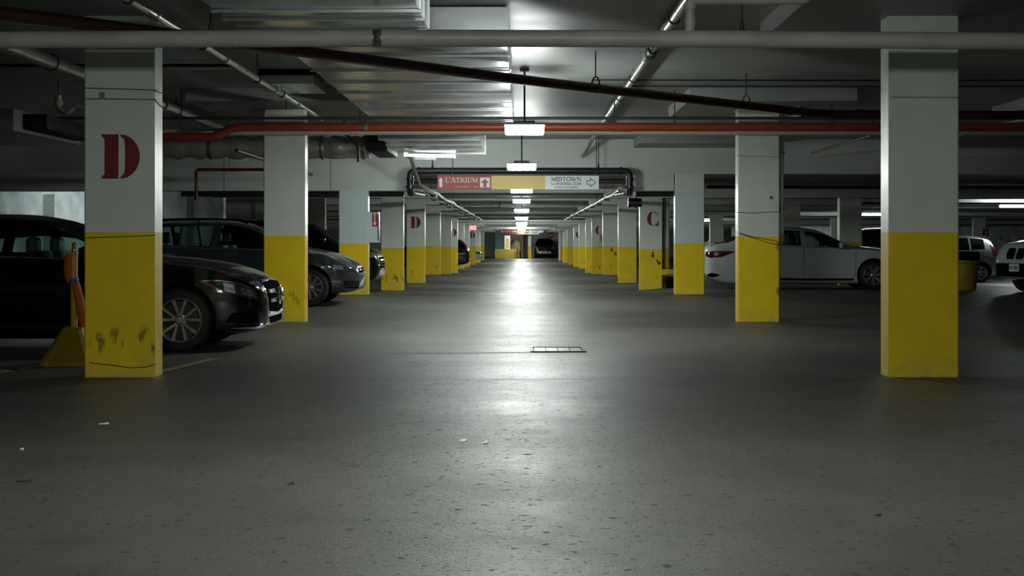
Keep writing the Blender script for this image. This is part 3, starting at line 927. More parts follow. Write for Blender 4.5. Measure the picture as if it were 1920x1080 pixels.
def hanging_sign(y, x0, x1, z0, z1, label, full=True):
    t = thing('hanging_sign', label, 'sign', ((x0 + x1) / 2, y, z1))
    w = (x1 - x0) / 3
    h = z1 - z0
    cols = ['sign_red', 'sign_yellow', 'sign_white']
    ps = []
    for k, nm in enumerate(('red_panel', 'yellow_panel', 'white_panel')):
        ps.append(MB().box(x0 + k * w + 0.002, x0 + (k + 1) * w - 0.002, y, y + 0.04, z0, z1).build(nm, cols[k], t, smooth=False))
    if full:
        MB().box(x0 + 0.02, x1 + 0.03, y - 0.01, y + 0.05, z1, z1 + 0.035).build('top_rail', 'dark_conduit', t, smooth=False)
    a = y - 0.001
    r = ps[0]
    # white up arrow of the red panel
    b = MB()
    flat(b, [[(-0.5, 0), (0.5, 0), (0.5, 0.68), (0.8, 0.68), (0.5, 0.86), (0.2, 0.9), (0.2, 1), (-0.2, 1), (-0.2, 0.9), (-0.5, 0.86), (-0.8, 0.68), (-0.5, 0.68)]], x0 + 0.062 * w * 1.05, z0 + 0.16 * h, 0.055 * w, 0.70 * h, a)
    b.build('tower_mark', 'sign_cream', r, smooth=False)
    text(MB(), "L'ATRIUM", x0 + 0.145 * w, z0 + 0.50 * h, 0.36 * h, 0.61 * w, a, 1.1).build('lettering', 'sign_cream', r, smooth=False)
    b = MB()
    for q0, q1 in ((0.33, 0.44), (0.47, 0.58), (0.61, 0.635), (0.67, 0.75)):
        b.box(x0 + q0 * w, x0 + q1 * w, a - 0.002, a, z0 + 0.17 * h, z0 + 0.20 * h)
    b.build('small_lettering', 'sign_cream', r, smooth=False)
    sq = MB().rbox(x0 + 0.79 * w, x0 + 0.975 * w, y - 0.006, y + 0.004, z0 + 0.14 * h, z0 + 0.86 * h, 0.0028, 1).build('arrow_square', 'sign_cream', r, smooth=False)
    flat(MB(), [[(-0.18, 0), (0.18, 0), (0.18, 0.5), (0.5, 0.5), (0, 1), (-0.5, 0.5), (-0.18, 0.5)]], x0 + 0.8825 * w, z0 + 0.17 * h, 0.155 * w, 0.60 * h, y - 0.006).build('up_arrow', 'sign_red', r, smooth=False)
    q = ps[2]
    xa = x0 + 2 * w
    text(MB(), 'MIDTOWN', xa + 0.11 * w, z0 + 0.60 * h, 0.30 * h, 0.56 * w, a, 1.25).build('lettering', 'sign_ink', q, smooth=False)
    text(MB(), 'LE', xa + 0.115 * w, z0 + 0.325 * h, 0.14 * h, 0.06 * w, a, 1.5).build('lettering', 'sign_ink', q, smooth=False)
    text(MB(), 'SPORTING CLUB', xa + 0.19 * w, z0 + 0.325 * h, 0.17 * h, 0.48 * w, a, 1.5).build('lettering', 'sign_ink', q, smooth=False)
    text(MB(), 'SANCTUAIRE', xa + 0.16 * w, z0 + 0.08 * h, 0.145 * h, 0.46 * w, a, 1.4).build('lettering', 'sign_ink', q, smooth=False)
    b = MB()
    out = [(0.0, 0.30), (0.42, 0.30), (0.42, 0.0), (1.0, 0.5), (0.42, 1.0), (0.42, 0.70), (0.0, 0.70)]
    ax, az, aw, ah = xa + 0.775 * w, z0 + 0.19 * h, 0.165 * w, 0.62 * h
    pts = [(ax + px * aw, az + pz * ah) for px, pz in out]
    for p0, p1 in zip(pts, pts[1:] + pts[:1]):
        p0, p1 = Vector(p0), Vector(p1)
        d = (p1 - p0).normalized()
        n = Vector((-d.y, d.x)) * 0.006
        e = d * 0.006
        b.prism([tuple(p0 - n - e), tuple(p1 - n + e), tuple(p1 + n + e), tuple(p0 + n - e)], a - 0.003, a)
    b.build('right_arrow', 'sign_ink', q, smooth=False)
    for xx in (x0 + 0.3, x1 - 0.05):
        MB().tube([(xx, y + 0.02, z1), (xx, y + 0.02, ceil_z(y))], 0.008, 6).build('hanging_rod', 'rod', t)
    return t


p0, p1 = at(820, 355, SY), at(1123, 329.5, SY)
hanging_sign(SY, p0.x, p1.x, p0.z, p1.z, 'long red, yellow and white direction sign hanging under the black pipe')
p0, p1 = at(940, 436, 108), at(1019, 430.2, 108)
hanging_sign(108, p0.x, p1.x, p0.z, p1.z, 'small distant red, yellow and white sign at the end of the lane', False)
p0, p1 = at(947, 439.5, 128), at(1011, 437, 128)
t = thing('far_sign', 'second distant sign just under the small red, yellow and white one', 'sign', (0, 128, p1.z))
for k, nm in enumerate(('red_panel', 'yellow_panel', 'white_panel')):
    xa, xb = p0.x + (p1.x - p0.x) * k / 3, p0.x + (p1.x - p0.x) * (k + 1) / 3
    MB().box(xa, xb, 128, 128.04, p0.z, p1.z).build(nm, ['sign_red', 'sign_yellow', 'sign_white'][k], t, smooth=False)
for xx in (p0.x + 0.2, p1.x - 0.2):
    MB().tube([(xx, 128.02, p1.z), (xx, 128.02, ceil_z(128))], 0.01, 6).build('hanging_rod', 'rod', t)
# red lit exit box
p0, p1 = at(880, 431, 82), at(893, 423, 82)
t = thing('exit_sign', 'small glowing red sign box hanging far along the lane above the dark SUV', 'sign', ((p0.x + p1.x) / 2, 82, p1.z))
MB().rbox(p0.x, p1.x, 82, 82.1, p0.z, p1.z, 0.01).build('lit_box', 'exit_red', t)
MB().tube([((p0.x + p1.x) / 2, 82.05, p1.z), ((p0.x + p1.x) / 2, 82.05, ceil_z(82))], 0.02, 6).build('stem', 'lamp_dark', t)


# extinguisher cabinets with red arrow signs
def cabinet(px0, px1, py0, py1, y, sx0, sx1, sy0, sy1, label):
    a, c = at(px0, py1, y), at(px1, py0, y)
    t = thing('extinguisher_cabinet', label, 'cabinet', ((a.x + c.x) / 2, y, a.z))
    MB().rbox(a.x, c.x, y, y + 0.2, a.z, c.z, 0.008).build('case', 'blue_paint', t)
    s0, s1 = at(sx0, sy1, y), at(sx1, sy0, y)
    s = MB().box(s0.x, s1.x, y - 0.006, y, s0.z, s1.z).build('red_sign', 'sign_red', t, smooth=False)
    w, h = s1.x - s0.x, s1.z - s0.z
    flat(MB(), [[(-0.22, 0.70), (-0.08, 0.70), (-0.08, 0.2), (-0.3, 0.2), (0, 0), (0.3, 0.2), (0.08, 0.2), (0.08, 0.70), (0.22, 0.70), (0.22, 0.74), (-0.22, 0.74)]], (s0.x + s1.x) / 2, s0.z + 0.06 * h, w * 1.1, h, y - 0.006).build('down_arrow', 'sign_cream', s, smooth=False)
    MB().box(s0.x + w * 0.18, s1.x - w * 0.18, y - 0.009, y - 0.006, s0.z + h * 0.84, s0.z + h * 0.93).build('caption_bar', 'sign_cream', s, smooth=False)
    MB().box(c.x - 0.035, c.x - 0.004, y - 0.008, y, a.z + 0.05, c.z - 0.05).build('door_edge', 'chrome', t, smooth=False)
    return t


cabinet(691.2, 711, 397, 455, 29.0, 698, 707.5, 396.5, 425, 'white cabinet with a red down arrow sign fixed to the bluish pillar')
cabinet(1123, 1131, 430, 462, 63.09, 1124.5, 1129, 437, 454, 'small white extinguisher case with red sign in front of a red C')
o = MB().box(*sorted((at(1047.3, 0, 117).x, at(1050.5, 0, 117).x)), 117, 117.3, fz(3, 117), at(0, 429, 117).z).build('pale_post', 'white_paint', None, smooth=False)
tag(o, 'tall narrow pale post near the pickup truck at the lane end', 'post')


# ------------------------------------------------------------------ pipes, conduits and ducts
def fillet(pts, r, n=6):
    """round the corners of a polyline"""
    pts = [Vector(p) for p in pts]
    out = [pts[0]]
    for a, p, c in zip(pts, pts[1:], pts[2:]):
        u, v = (a - p), (c - p)
        k = min(r, u.length * 0.45, v.length * 0.45)
        s, e = p + u.normalized() * k, p + v.normalized() * k
        for i in range(n + 1):
            t = i / n
            out.append(s * (1 - t) ** 2 + p * 2 * t * (1 - t) + e * t * t)
    out.append(pts[-1])
    return out


def axis_of(p, q):
    return (Vector(q) - Vector(p)).normalized()


def collar(parent, p, d, r, length, mt, name='coupling'):
    p, d = Vector(p), Vector(d).normalized()
    h = d * length / 2
    e = d * min(0.008, length * 0.15)
    return MB().tube([p - h, p - h + e * 0.01, p + h], [r, r, r], 14).build(name, mt, parent)


def hanger(parent, p, r, ztop, mt='rod'):
    """ring round the pipe and a rod up to the ceiling"""
    p = Vector(p)
    pts = [(p.x, p.y + r * 1.12 * math.cos(a), p.z + r * 1.12 * math.sin(a)) for a in [2 * PI * i / 16 for i in range(17)]]
    h = MB().tube(pts, 0.010, 6).build('hanger_ring', mt, parent)
    MB().tube([(p.x, p.y, p.z + r * 1.1), (p.x, p.y, ztop)], 0.007, 6).build('hanger_rod', mt, parent)
    return h


# great grey drain pipe across the picture
t = thing('drain_pipe', 'thick grey iron pipe running straight across in front of both big pillars', 'pipe', (0, 11.0, 2.69))
a = [at(-260, 76, 11), at(708, 71.5, 11), at(1390, 73, 11), at(2200, 80, 11)]
MB().tube(a, 0.066, 20).build('pipe', 'grey_pipe', t)
for px, py, w in ((708, 71.5, 0.07), (443, 73, 0.012), (395, 73, 0.012), (1391, 73, 0.014), (1294, 72.5, 0.012)):
    c = at(px, py, 11)
    collar(t, c, (1, 0, 0), 0.074 if w > 0.05 else 0.069, w, 'grey_pipe' if w < 0.05 else 'steel')
c = at(708, 71.5, 11)
MB().rbox(c.x - 0.02, c.x + 0.03, 10.9, 10.93, c.z - 0.04, c.z + 0.05, 0.006).build('clamp_bolt', 'rod', t)
for px in (395, 1391, -110, 1950):
    c = at(px, 73, 11)
    MB().tube([(c.x, 11.0, c.z + 0.06), (c.x, 11.0, SLAB)], 0.006, 6).build('hanger_rod', 'rod', t)
    MB().tube([(c.x, 11.0, c.z + 0.06), (c.x, 11.0, c.z + 0.16)], [0.022, 0.008], 8).build('hanger_clip', 'rod', t)
c = at(1294, 72.5, 11)
MB().tube(fillet([(c.x, 11.0, c.z + 0.05), (c.x, 11.0, 2.985), (c.x + 0.9, 11.0, 2.985), (c.x + 0.9, 11.0, SLAB)], 0.05), 0.038, 12).build('branch', 'grey_pipe', t)
collar(t, (c.x, 11.0, 2.82), (0, 0, 1), 0.044, 0.05, 'grey_pipe')
collar(t, (c.x, 11.0, 2.93), (0, 0, 1), 0.05, 0.04, 'grey_pipe')

# brown sprinkler main crossing at an angle
t = thing('sprinkler_main', 'dark brown pipe crossing the ceiling at an angle under the ribbed duct', 'pipe', (0, 14.7, 2.81))
a, m1, m2, e = Vector((-5.2, 8.95, 2.81)), Vector((0.04, 14.75, 2.79)), Vector((3.93, 18.85, 2.81)), Vector((13.0, 19.0, 2.79))
MB().tube(fillet([a, m1, m2, e], 0.5), 0.052, 16).build('pipe', 'brown_pipe', t)
dm = axis_of(m1, m2)
collar(t, m2 - dm * 0.5, dm, 0.064, 0.09, 'brown_pipe')
collar(t, m2 + Vector((0.5, 0.008, 0)), (1, 0.01, 0), 0.064, 0.09, 'brown_pipe')
for px, Y in ((1103, 15.55), (1406, 17.6)):
    k = (Y - 14.75) / (18.85 - 14.75)
    c = m1 + (m2 - m1) * k if Y > 14.75 else a + (m1 - a) * ((Y - a.y) / (m1.y - a.y))
    d = dm
    s = Vector((-d.y, d.x, 0))
    pts = [c + s * 0.055 + Vector((0, 0, -0.03)), c + s * 0.058 + Vector((0, 0, 0.05)), c + s * 0.03 + Vector((0, 0, 0.11)), c + Vector((0, 0, 0.125)), c - s * 0.03 + Vector((0, 0, 0.11)), c - s * 0.058 + Vector((0, 0, 0.05)), c - s * 0.055 + Vector((0, 0, -0.03))]
    MB().tube(fillet(pts, 0.03, 3), 0.010, 8).build('hanger_ring', 'rod', t)
    MB().tube([c + Vector((0, 0, 0.125)), Vector((c.x, c.y, SLAB))], 0.007, 6).build('hanger_rod', 'rod', t)

# red fire pipe with the step down at its end
t = thing('fire_pipe', 'bright red pipe running straight across behind the nearer box lamp', 'pipe', (0, 19.6, 2.70))
yy = 19.6
pts = [(-12.0, yy, 2.565), (at(402, 0, yy).x, yy, 2.565), (at(440, 0, yy).x, yy, 2.70), (13.0, yy, 2.70)]
MB().tube(fillet(pts, 0.09), 0.058, 16).build('pipe', 'red_pipe', t)
for px in (687, 1152):
    c = at(px, 0, yy)
    collar(t, (c.x, yy, 2.70), (1, 0, 0), 0.066, 0.05, 'steel' if px == 687 else 'red_pipe')
for px in (675, 1152, 1560, 340, 1265):
    c = at(px, 0, yy)
    z = 2.70 if px > 420 else 2.565
    MB().tube([(c.x, yy, z + 0.05), (c.x, yy, SLAB if abs(c.x) < 2.2 or abs(c.x) > 4.5 else DROP)], 0.007, 6).build('hanger_rod', 'rod', t)
o = MB().tube([(-12, 20.0, 2.665), (13, 20.0, 2.665)], 0.046, 14).build('return_pipe', 'beige_pipe')
tag(origin(o, (0, 20.0, 2.665)), 'pale beige pipe tucked close behind the bright red pipe', 'pipe')
o = MB().tube([(-12, 19.25, 2.79), (13, 19.25, 2.79)], 0.021, 10).build('dark_conduit', 'dark_conduit')
tag(origin(o, (0, 19.25, 2.79)), 'thin black conduit running just above the bright red pipe', 'conduit')
for k, (z, y, lab) in enumerate(((3.165, 18.05, 'thin black cable close under the ceiling, above the slanting brown pipe'), (3.165, 18.75, 'second thin black cable under the ceiling, further from the brown pipe'))):
    o = MB().tube([(0.9, y, z), (4.9, y, z - 0.006), (9, y, z), (13, y, z)], 0.012, 6).build('ceiling_cable', 'dark_conduit')
    tag(o, lab, 'cable')


def long_conduit(name, x, z, y0, y1, r, label, mt='conduit', couplings=(), hangers=(), bend=None, cat='conduit'):
    t = thing(name, label, cat, (x, y0, z))
    pts = [(x, y0, z), (x, y1, z)]
    if bend:
        pts += bend
    MB().tube(fillet(pts, 0.12), r, 12).build('conduit', mt, t)
    for y in couplings:
        collar(t, (x, y, z), (0, 1, 0), r * 1.3, 0.09, mt)
    for y in hangers:
        pts = [(x + r * 1.15 * math.cos(q), y, z + r * 1.15 * math.sin(q)) for q in [2 * PI * i / 12 for i in range(13)]]
        MB().tube(pts, 0.008, 5).build('hanger_ring', 'rod', t)
        MB().tube([(x, y, z + r), (x, y, ceil_z(y))], 0.006, 6).build('hanger_rod', 'rod', t)
    return t


c = long_conduit('steel_conduit', 1.335, 3.09, 7.0, 27.6, 0.043, 'shiny steel conduit running along the lane, passing over the slanting brown pipe', couplings=(10.2, 13.2, 18.4, 23.0), hangers=(9.6, 12.6, 14.6, 17.2, 19.5, 24), bend=[(1.30, 28.3, 2.98), (1.22, 28.8, 2.86)])
MB().tube([(1.335, 14.6, 3.09), (1.40, 14.6, 3.19)], [0.03, 0.012], 8).build('vent_knob', 'rod', c)
MB().rbox(1.28, 1.39, 14.9, 15.25, 3.03, 3.15, 0.03).build('junction_body', 'lamp_dark', c)
long_conduit('steel_conduit', -2.90, 2.925, 7.0, 20.9, 0.036, 'slim steel conduit slanting above the bonnet of the black sedan', couplings=(9.6, 11.4, 14.1, 16.9, 18.6), hangers=(10.6, 13.1, 15.8, 17.4))
long_conduit('steel_pipe', -4.97, 3.03, 7.0, 24.2, 0.076, 'thick steel pipe passing behind the pillar with the big D', couplings=(11.2, 16.3, 19.9), hangers=(10.2, 15.2, 20.7), cat='pipe', mt='steel')
long_conduit('brown_pipe', -4.0, 2.42, 20.2, 27.4, 0.03, 'thin brown pipe under the silver foil duct', mt='brown_pipe', hangers=(23.6,), cat='pipe')
long_conduit('steel_conduit', -7.6, 2.75, 8.0, 17.8, 0.03, 'thin steel conduit on the far side of the thick steel pipe', hangers=(12.0, 15.5))
long_conduit('dark_pipe', 7.4, 2.95, 10.0, 27.5, 0.035, 'thin dark pipe over the wide pillar by the yellow bin', mt='grey_pipe', hangers=(14.0, 20.0), cat='pipe')
long_conduit('steel_conduit', 5.6, 2.85, 20.5, 27.8, 0.022, 'thin steel conduit over the white sedan roof', hangers=(23.0,))
# cross pipes of the dark corner behind the D pillar
o = MB().tube(fillet([(-14, 16.4, 3.145), (-6.2, 16.4, 3.145), (-3.3, 16.4, 3.145)], 0.2), 0.02, 10).build('dark_pipe', 'black_pipe')
tag(o, 'thin black pipe under the ceiling crossing above the thick steel pipe', 'pipe')
t = thing('drain_trap', 'pale plastic drain trap hanging behind the pillar with the big D', 'pipe', (-6.0, 19.0, 2.7))
c = at(109, 190, 18.5)
MB().tube(fillet([(c.x, 18.5, 3.0), (c.x, 18.5, c.z - 0.1), (c.x + 0.12, 18.5, c.z - 0.16), (c.x + 0.2, 18.5, c.z - 0.06), (c.x + 0.55, 18.5, c.z - 0.12)], 0.08), 0.035, 10).build('trap', 'beige_pipe', t)
MB().lathe([(0.062, -0.03), (0.062, 0.02), (0.045, 0.03), (0.045, 0.1)], (c.x, 18.5, c.z - 0.02), 'z', 12).build('cap', 'beige_pipe', t)
MB().tube([(c.x, 18.5, 3.0), (c.x, 18.5, SLAB)], 0.006, 6).build('hanger_rod', 'rod', t)
# fan-coil box in the dark corner
t = thing('ventilation_box', 'dim grey ventilation box in the dark corner over the black sedan', 'duct', (-8.0, 19.0, 2.7))
MB().rbox(-8.3, -5.78, 16.4, 18.9, 2.40, 2.66, 0.02).build('box', 'wall_dark', t)
MB().rbox(-5.78, -5.5, 16.7, 18.6, 2.44, 2.62, 0.02).build('collar', 'black_rubber', t)
for xx in (-8.1, -6.8):
    MB().tube([(xx, 16.8, 2.65), (xx, 16.8, SLAB)], 0.008, 6).build('hanger_rod', 'rod', t)
# small red sprinkler branch in front of the beam
t = thing('sprinkler_branch', 'thin red pipe bending down beside the bare plaster wall', 'pipe', at(368, 340, 27.5))
MB().tube(fillet([at(497, 318, 27.5), at(368, 318, 27.5), at(368, 372, 27.5)], 0.06), 0.032, 10).build('pipe', 'darkred_pipe', t)
c = at(368, 372, 27.5)
MB().lathe([(0.05, -0.03), (0.05, 0.05)], c, 'z', 10).build('pipe_end', 'black_pipe', t)
MB().tube([at(430, 318, 27.5), (at(430, 0, 27.5).x, 27.5, SLAB)], 0.006, 6).build('hanger_rod', 'rod', t)
o = MB().tube([at(398, 366, 28.2), at(636, 366, 28.2)], 0.045, 10).build('black_pipe', 'black_pipe')
tag(o, 'black pipe along the foot of the beam behind the wagon roof', 'pipe')
for px in (420, 620):
    c = at(px, 366, 28.2)
    MB().tube([(c.x, 28.2, c.z), (c.x, 28.2, SLAB)], 0.006, 6).build('hanger_rod', 'rod', o)

# black loop pipe in front of the beam
t = thing('loop_pipe', 'black pipe running over the hanging sign and turning down at both ends', 'pipe', (0, 28.6, 2.55))
zt = at(0, 320.5, 28.6).z
xl, xr = at(769, 0, 28.6).x, at(1181, 0, 28.6).x
zl = at(0, 362, 28.6).z
MB().tube(fillet([(xl, 28.75, zl), (xl, 28.6, zl + 0.05), (xl, 28.6, zt), (xr, 28.6, zt), (xr, 28.6, zl + 0.05), (xr, 28.8, zl)], 0.12), 0.066, 16).build('pipe', 'black_pipe', t)
for (x, z, d) in ((xl + 0.18, zt, (1, 0, 0)), (xr - 0.18, zt, (1, 0, 0)), (xl, zt - 0.16, (0, 0, 1)), (xr, zt - 0.16, (0, 0, 1)), (xl, zl + 0.12, (0, 0, 1)), (xr, zl + 0.12, (0, 0, 1))):
    collar(t, (x, 28.6, z), d, 0.082, 0.045, 'black_pipe')
for px in (811, 1122):
    c = at(px, 0, 28.6)
    MB().tube([(c.x, 28.6, zt), (c.x, 28.6, SLAB)], 0.008, 6).build('hanger_rod', 'rod', t)
    MB().tube([(c.x, 28.6, zt + 0.2), (c.x, 28.6, zt + 0.06)], [0.008, 0.025], 8).build('hanger_clip', 'rod', t)
for x in (xl + 0.04, xr - 0.06):
    MB().tube([(x, 28.75, zl), (x + (0.16 if x < 0 else -0.16), 29.3, zl - 0.02)], 0.062, 14).build('steel_end', 'steel', t)
o = MB().tube([(xr + 0.05, 29.75, at(0, 380, 29.75).z), (at(1203, 0, 29.75).x, 29.75, at(0, 380, 29.75).z)], 0.09, 16).build('black_pipe', 'black_pipe')
for dx in (0.08, 0.2):
    collar(o, (xr + dx, 29.75, at(0, 380, 29.75).z), (1, 0, 0), 0.105, 0.05, 'black_pipe')
MB().tube([(2.35, 29.75, at(0, 380, 29.75).z), (2.35, 29.75, ceil_z(29.8))], 0.007, 6).build('hanger_rod', 'rod', o)
tag(o, 'short thick black pipe with ribbed joints beside the pillar with the C', 'pipe')

for (x0, x1, hx, lab) in ((-7.0, -2.42, -2.75, 'black pipe close behind the beam on the side of the D pillars'), (2.34, 3.75, 2.6, 'black pipe close behind the beam on the side of the C pillars')):
    o = MB().tube([(x0, 29.66, 2.135), (x1, 29.66, 2.135)], 0.062, 14).build('black_pipe', 'black_pipe')
    for xx in (hx, x1 - 0.2 if x1 > 0 else x0 + 0.6):
        MB().tube([(xx, 29.66, 2.19), (xx, 29.66, ceil_z(29.7))], 0.007, 6).build('hanger_rod', 'rod', o)
    tag(origin(o, (x0, 29.66, 2.135)), lab, 'pipe')
# conduit runs of the low part
def conduit_run(x, z, y0, y1, r, label, wob=0.02, bend=None, up=None):
    t = thing('steel_conduit', label, 'conduit', (x, y0, z))
    n = 16
    pts = [Vector((x + wob * math.sin(i * 1.9), y0 + (y1 - y0) * i / n, z + wob * 0.8 * math.sin(i * 2.6 + x))) for i in range(n + 1)]
    if bend:
        pts = [Vector(q) for q in bend] + pts
    MB().tube(pts, r, 10).build('conduit', 'conduit', t)
    y = y0 + 1.0
    k = 0
    while y < y1 and k < 12:
        i = (y - y0) / (y1 - y0) * n
        MB().box(x - 0.06, x + 0.06, y, y + 0.04, z - r - 0.055, z - r - 0.02).build('hanger_bar', 'rod', t, smooth=False)
        MB().tube([(x - 0.065, y + 0.02, z - r - 0.04), (x - 0.065, y + 0.02, ceil_z(y))], 0.007, 5).build('hanger_rod', 'rod', t)
        y += 3.2 * (1 + k * 0.08)
        k += 1
    return t


conduit_run(-1.9, 2.21, 29.9, 68.5, 0.036, 'upper steel conduit run dropping from the small duct along the lane', bend=[at(738, 272, 26.6), at(752, 285, 26.9), at(770, 296, 27.4), at(775, 312, 27.9), at(786, 345, 28.4)])
conduit_run(-2.10, 2.215, 30.4, 68.5, 0.03, 'lower steel conduit run along the lane beside the D pillars', 0.012)
conduit_run(2.06, 2.22, 30.4, 68.5, 0.034, 'steel conduit run along the lane beside the C pillars', 0.012, bend=[at(1172, 350, 28.65), at(1160, 352, 29.0)])
# cross pipes under the low ceiling
for k, (y, z, r, mt, lab) in enumerate(((30.6, 2.44, 0.03, 'conduit', 'slim pipe across the low ceiling just past the hanging sign'), (39.6, 2.44, 0.035, 'steel', 'shiny pipe across the low ceiling past the C pillar'),
                                    (48.3, 2.43, 0.035, 'steel', 'shiny cross pipe above the second lamp past the sign'), (57.2, 2.40, 0.035, 'steel', 'shiny cross pipe beyond the third lamp past the sign'),
                                    (65.0, 2.32, 0.04, 'steel', 'shiny cross pipe beyond the fourth lamp past the sign'), (70.0, 2.12, 0.04, 'grey_pipe', 'grey cross pipe close to the smallest box lamp'))):
    o = MB().tube([(-9, y, z), (12, y, z)], r, 10).build('cross_pipe', mt)
    for xx in (-2.6, 0.6, 2.8):
        MB().tube([(xx, y, z), (xx, y, ceil_z(y))], 0.006, 5).build('hanger_rod', 'rod', o)
    tag(origin(o, (0, y, z)), lab, 'pipe')
t = thing('sprinkler_drop', 'small dark pipe bracket under the low ceiling before the exit sign', 'pipe', at(930, 385, 50))
MB().tube(fillet([at(872, 389.5, 47), at(937, 389.5, 47), at(937, 379, 47)], 0.04), 0.016, 8).build('pipe', 'dark_conduit', t)
MB().tube([at(937, 380, 47), (at(937, 0, 47).x, 47, ceil_z(47))], 0.014, 6).build('hanger_rod', 'rod', t)
MB().tube([at(922, 389.5, 47), (at(922, 0, 47).x, 47, ceil_z(47))], 0.008, 6).build('hanger_rod', 'rod', t)
# right bay pipes
for k, (y, z, x0, x1, r, mt, lab) in enumerate(((40.5, 2.40, 3.9, 30, 0.04, 'black_pipe', 'black pipe under the low ceiling behind the white sedan'), (31.2, 2.33, 4.0, 30, 0.04, 'black_pipe', 'black pipe just behind the beam above the white sedan'),
                                              (50.0, 2.36, 9, 34, 0.05, 'galv_edge', 'pale pipe under the ceiling above the silver hatchback'), (43.0, 2.30, 9.5, 30, 0.03, 'dark_conduit', 'thin dark pipe near the tube lamp over the white SUV'))):
    o = MB().tube([(x0, y, z), ((x0 + x1) / 2, y, z - 0.02), (x1, y, z)], r, 8).build('cross_pipe', mt)
    for xx in (x0 + 1.5, (x0 + x1) / 2, x1 - 2):
        MB().tube([(xx, y, z - 0.01), (xx, y, ceil_z(y))], 0.007, 5).build('hanger_rod', 'rod', o)
    tag(o, lab, 'pipe')

# pipe down the far side of the second pillar, pipe with guard beside the C pillar
t = thing('downpipe', 'white drain pipe with a yellow tip fixed to the pillar before the white sedan', 'pipe', (3.725, 20.6, 1.2))
MB().tube(fillet([(3.95, 20.62, 2.93), (3.727, 20.62, 2.90), (3.727, 20.62, 1.20)], 0.1), 0.030, 12).build('pipe', 'white_paint', t)
MB().tube([(3.727, 20.62, 1.25), (3.727, 20.62, 1.155)], 0.034, 12).build('yellow_tip', 'yellow_plain', t)
for z in (2.4, 1.6):
    MB().box(3.673, 3.765, 20.60, 20.64, z, z + 0.03).build('pipe_clip', 'rod', t, smooth=False)
t = thing('downpipe', 'thick white pipe with a yellow foot standing beside the pillar with the C', 'pipe', (3.84, 37.5, 0))
MB().tube([(3.80, 37.75, 2.29), (3.80, 37.75, 0.97)], 0.08, 16).build('upper_pipe', 'white_paint', t)
MB().tube([(3.80, 37.75, 0.97), (3.80, 37.75, fz(3.8, 37.75))], 0.081, 16).build('yellow_foot', 'yellow_plain', t)
a, c = at(1241, 516, 37.4), at(1263, 505, 37.4)
MB().rbox(a.x, c.x, 37.38, 37.52, a.z, c.z, 0.01).build('guard_bar', 'yellow_plain', t)
MB().tube([(3.70, 37.6, 2.29), (3.70, 37.6, fz(3.8, 37.6))], 0.02, 8).build('cable', 'dark_conduit', t)
a = at(1253, 543, 36.9)
t = thing('bucket', 'dark metal bucket on the floor below the yellow guard by the C pillar', 'bucket', (3.78, 36.9, fz(3.8, 36.9)))
zf = fz(3.8, 36.9)
MB().lathe([(0.0, 0.01), (0.105, 0.01), (0.13, 0.27), (0.137, 0.275), (0.137, 0.285), (0.122, 0.285), (0.098, 0.03), (0.0, 0.03)], (3.80, 36.95, zf), 'z', 20).build('pail', 'black_plastic', t)
MB().tube([(3.80 + 0.135 * math.cos(q), 36.95 + 0.02, zf + 0.27 + 0.10 * math.sin(q)) for q in [PI * i / 10 for i in range(11)]], 0.005, 6).build('handle', 'rod', t)


# ------------------------------------------------------------------ ducts
def duct(name, x0, x1, y0, y1, z0, z1, label, ribs, mt='galv', rods=True, taper=0.0, rib_mt='galv_edge'):
    t = thing(name, label, 'duct', ((x0 + x1) / 2, y0, z0))
    b = MB()
    ny = max(2, int((y1 - y0) / 0.2))
    random.seed(int(x0 * 10 + y0))
    for i in range(ny + 1):
        y = y0 + (y1 - y0) * i / ny
        k = taper * (1 - i / ny)
        s = 0.0035 * math.sin(i * 1.7)
        b.v += [Vector((x0 + k, y, z0)), Vector((x0 + (x1 - x0) * 0.3, y, z0 - 0.006 + s)), Vector((x0 + (x1 - x0) * 0.7, y, z0 - 0.006 - s)), Vector((x1, y, z0)), Vector((x1, y, z1)), Vector((x0 + k, y, z1))]
    for i in range(ny):
        for j in range(6):
            a = i * 6 + j
            c = i * 6 + (j + 1) % 6
            b.face(a, c, c + 6, a + 6)
    b.face(*range(5, -1, -1))
    b.face(*[ny * 6 + j for j in range(6)])
    b.build('sheet_body', mt, t, angle=25)
    for y in ribs:
        k = taper * (1 - (y - y0) / (y1 - y0))
        f = MB()
        f.box(x0 + k - 0.02, x1 + 0.02, y - 0.012, y + 0.012, z0 - 0.028, z0 - 0.004)
        f.box(x1 + 0.002, x1 + 0.022, y - 0.012, y + 0.012, z0 - 0.01, z1)
        f.box(x0 + k - 0.022, x0 + k - 0.002, y - 0.012, y + 0.012, z0 - 0.01, z1)
        f.build('flange_rib', rib_mt, t, smooth=False)
    return t


duct('air_duct', -2.27, -0.76, 8.6, 11.6, 2.85, 3.19, 'galvanised duct end at the top edge, before the thick grey pipe', (8.62, 10.6, 11.0, 11.58))
duct('air_duct', -2.14, -0.13, 12.6, 21.1, 2.90, 3.19, 'long shiny ribbed duct over the lane behind the slanting brown pipe', (12.62, 13.5, 14.7, 15.8, 16.9, 18.0, 19.1, 20.2, 21.08), rib_mt='galv')
t = duct('air_duct', -2.2, -0.66, 22.3, 25.8, 2.735, 3.05, 'short galvanised duct past the red pipe with a lit tube under it', (22.32, 23.5, 24.7, 25.78))
MB().rbox(-2.55, -2.2, 23.6, 25.6, 2.63, 2.98, 0.03).build('black_collar', 'black_rubber', t)
for xx in (-2.0, -0.8):
    MB().tube([(xx, 24.0, 3.04), (xx, 24.0, SLAB)], 0.008, 6).build('hanger_rod', 'rod', t)
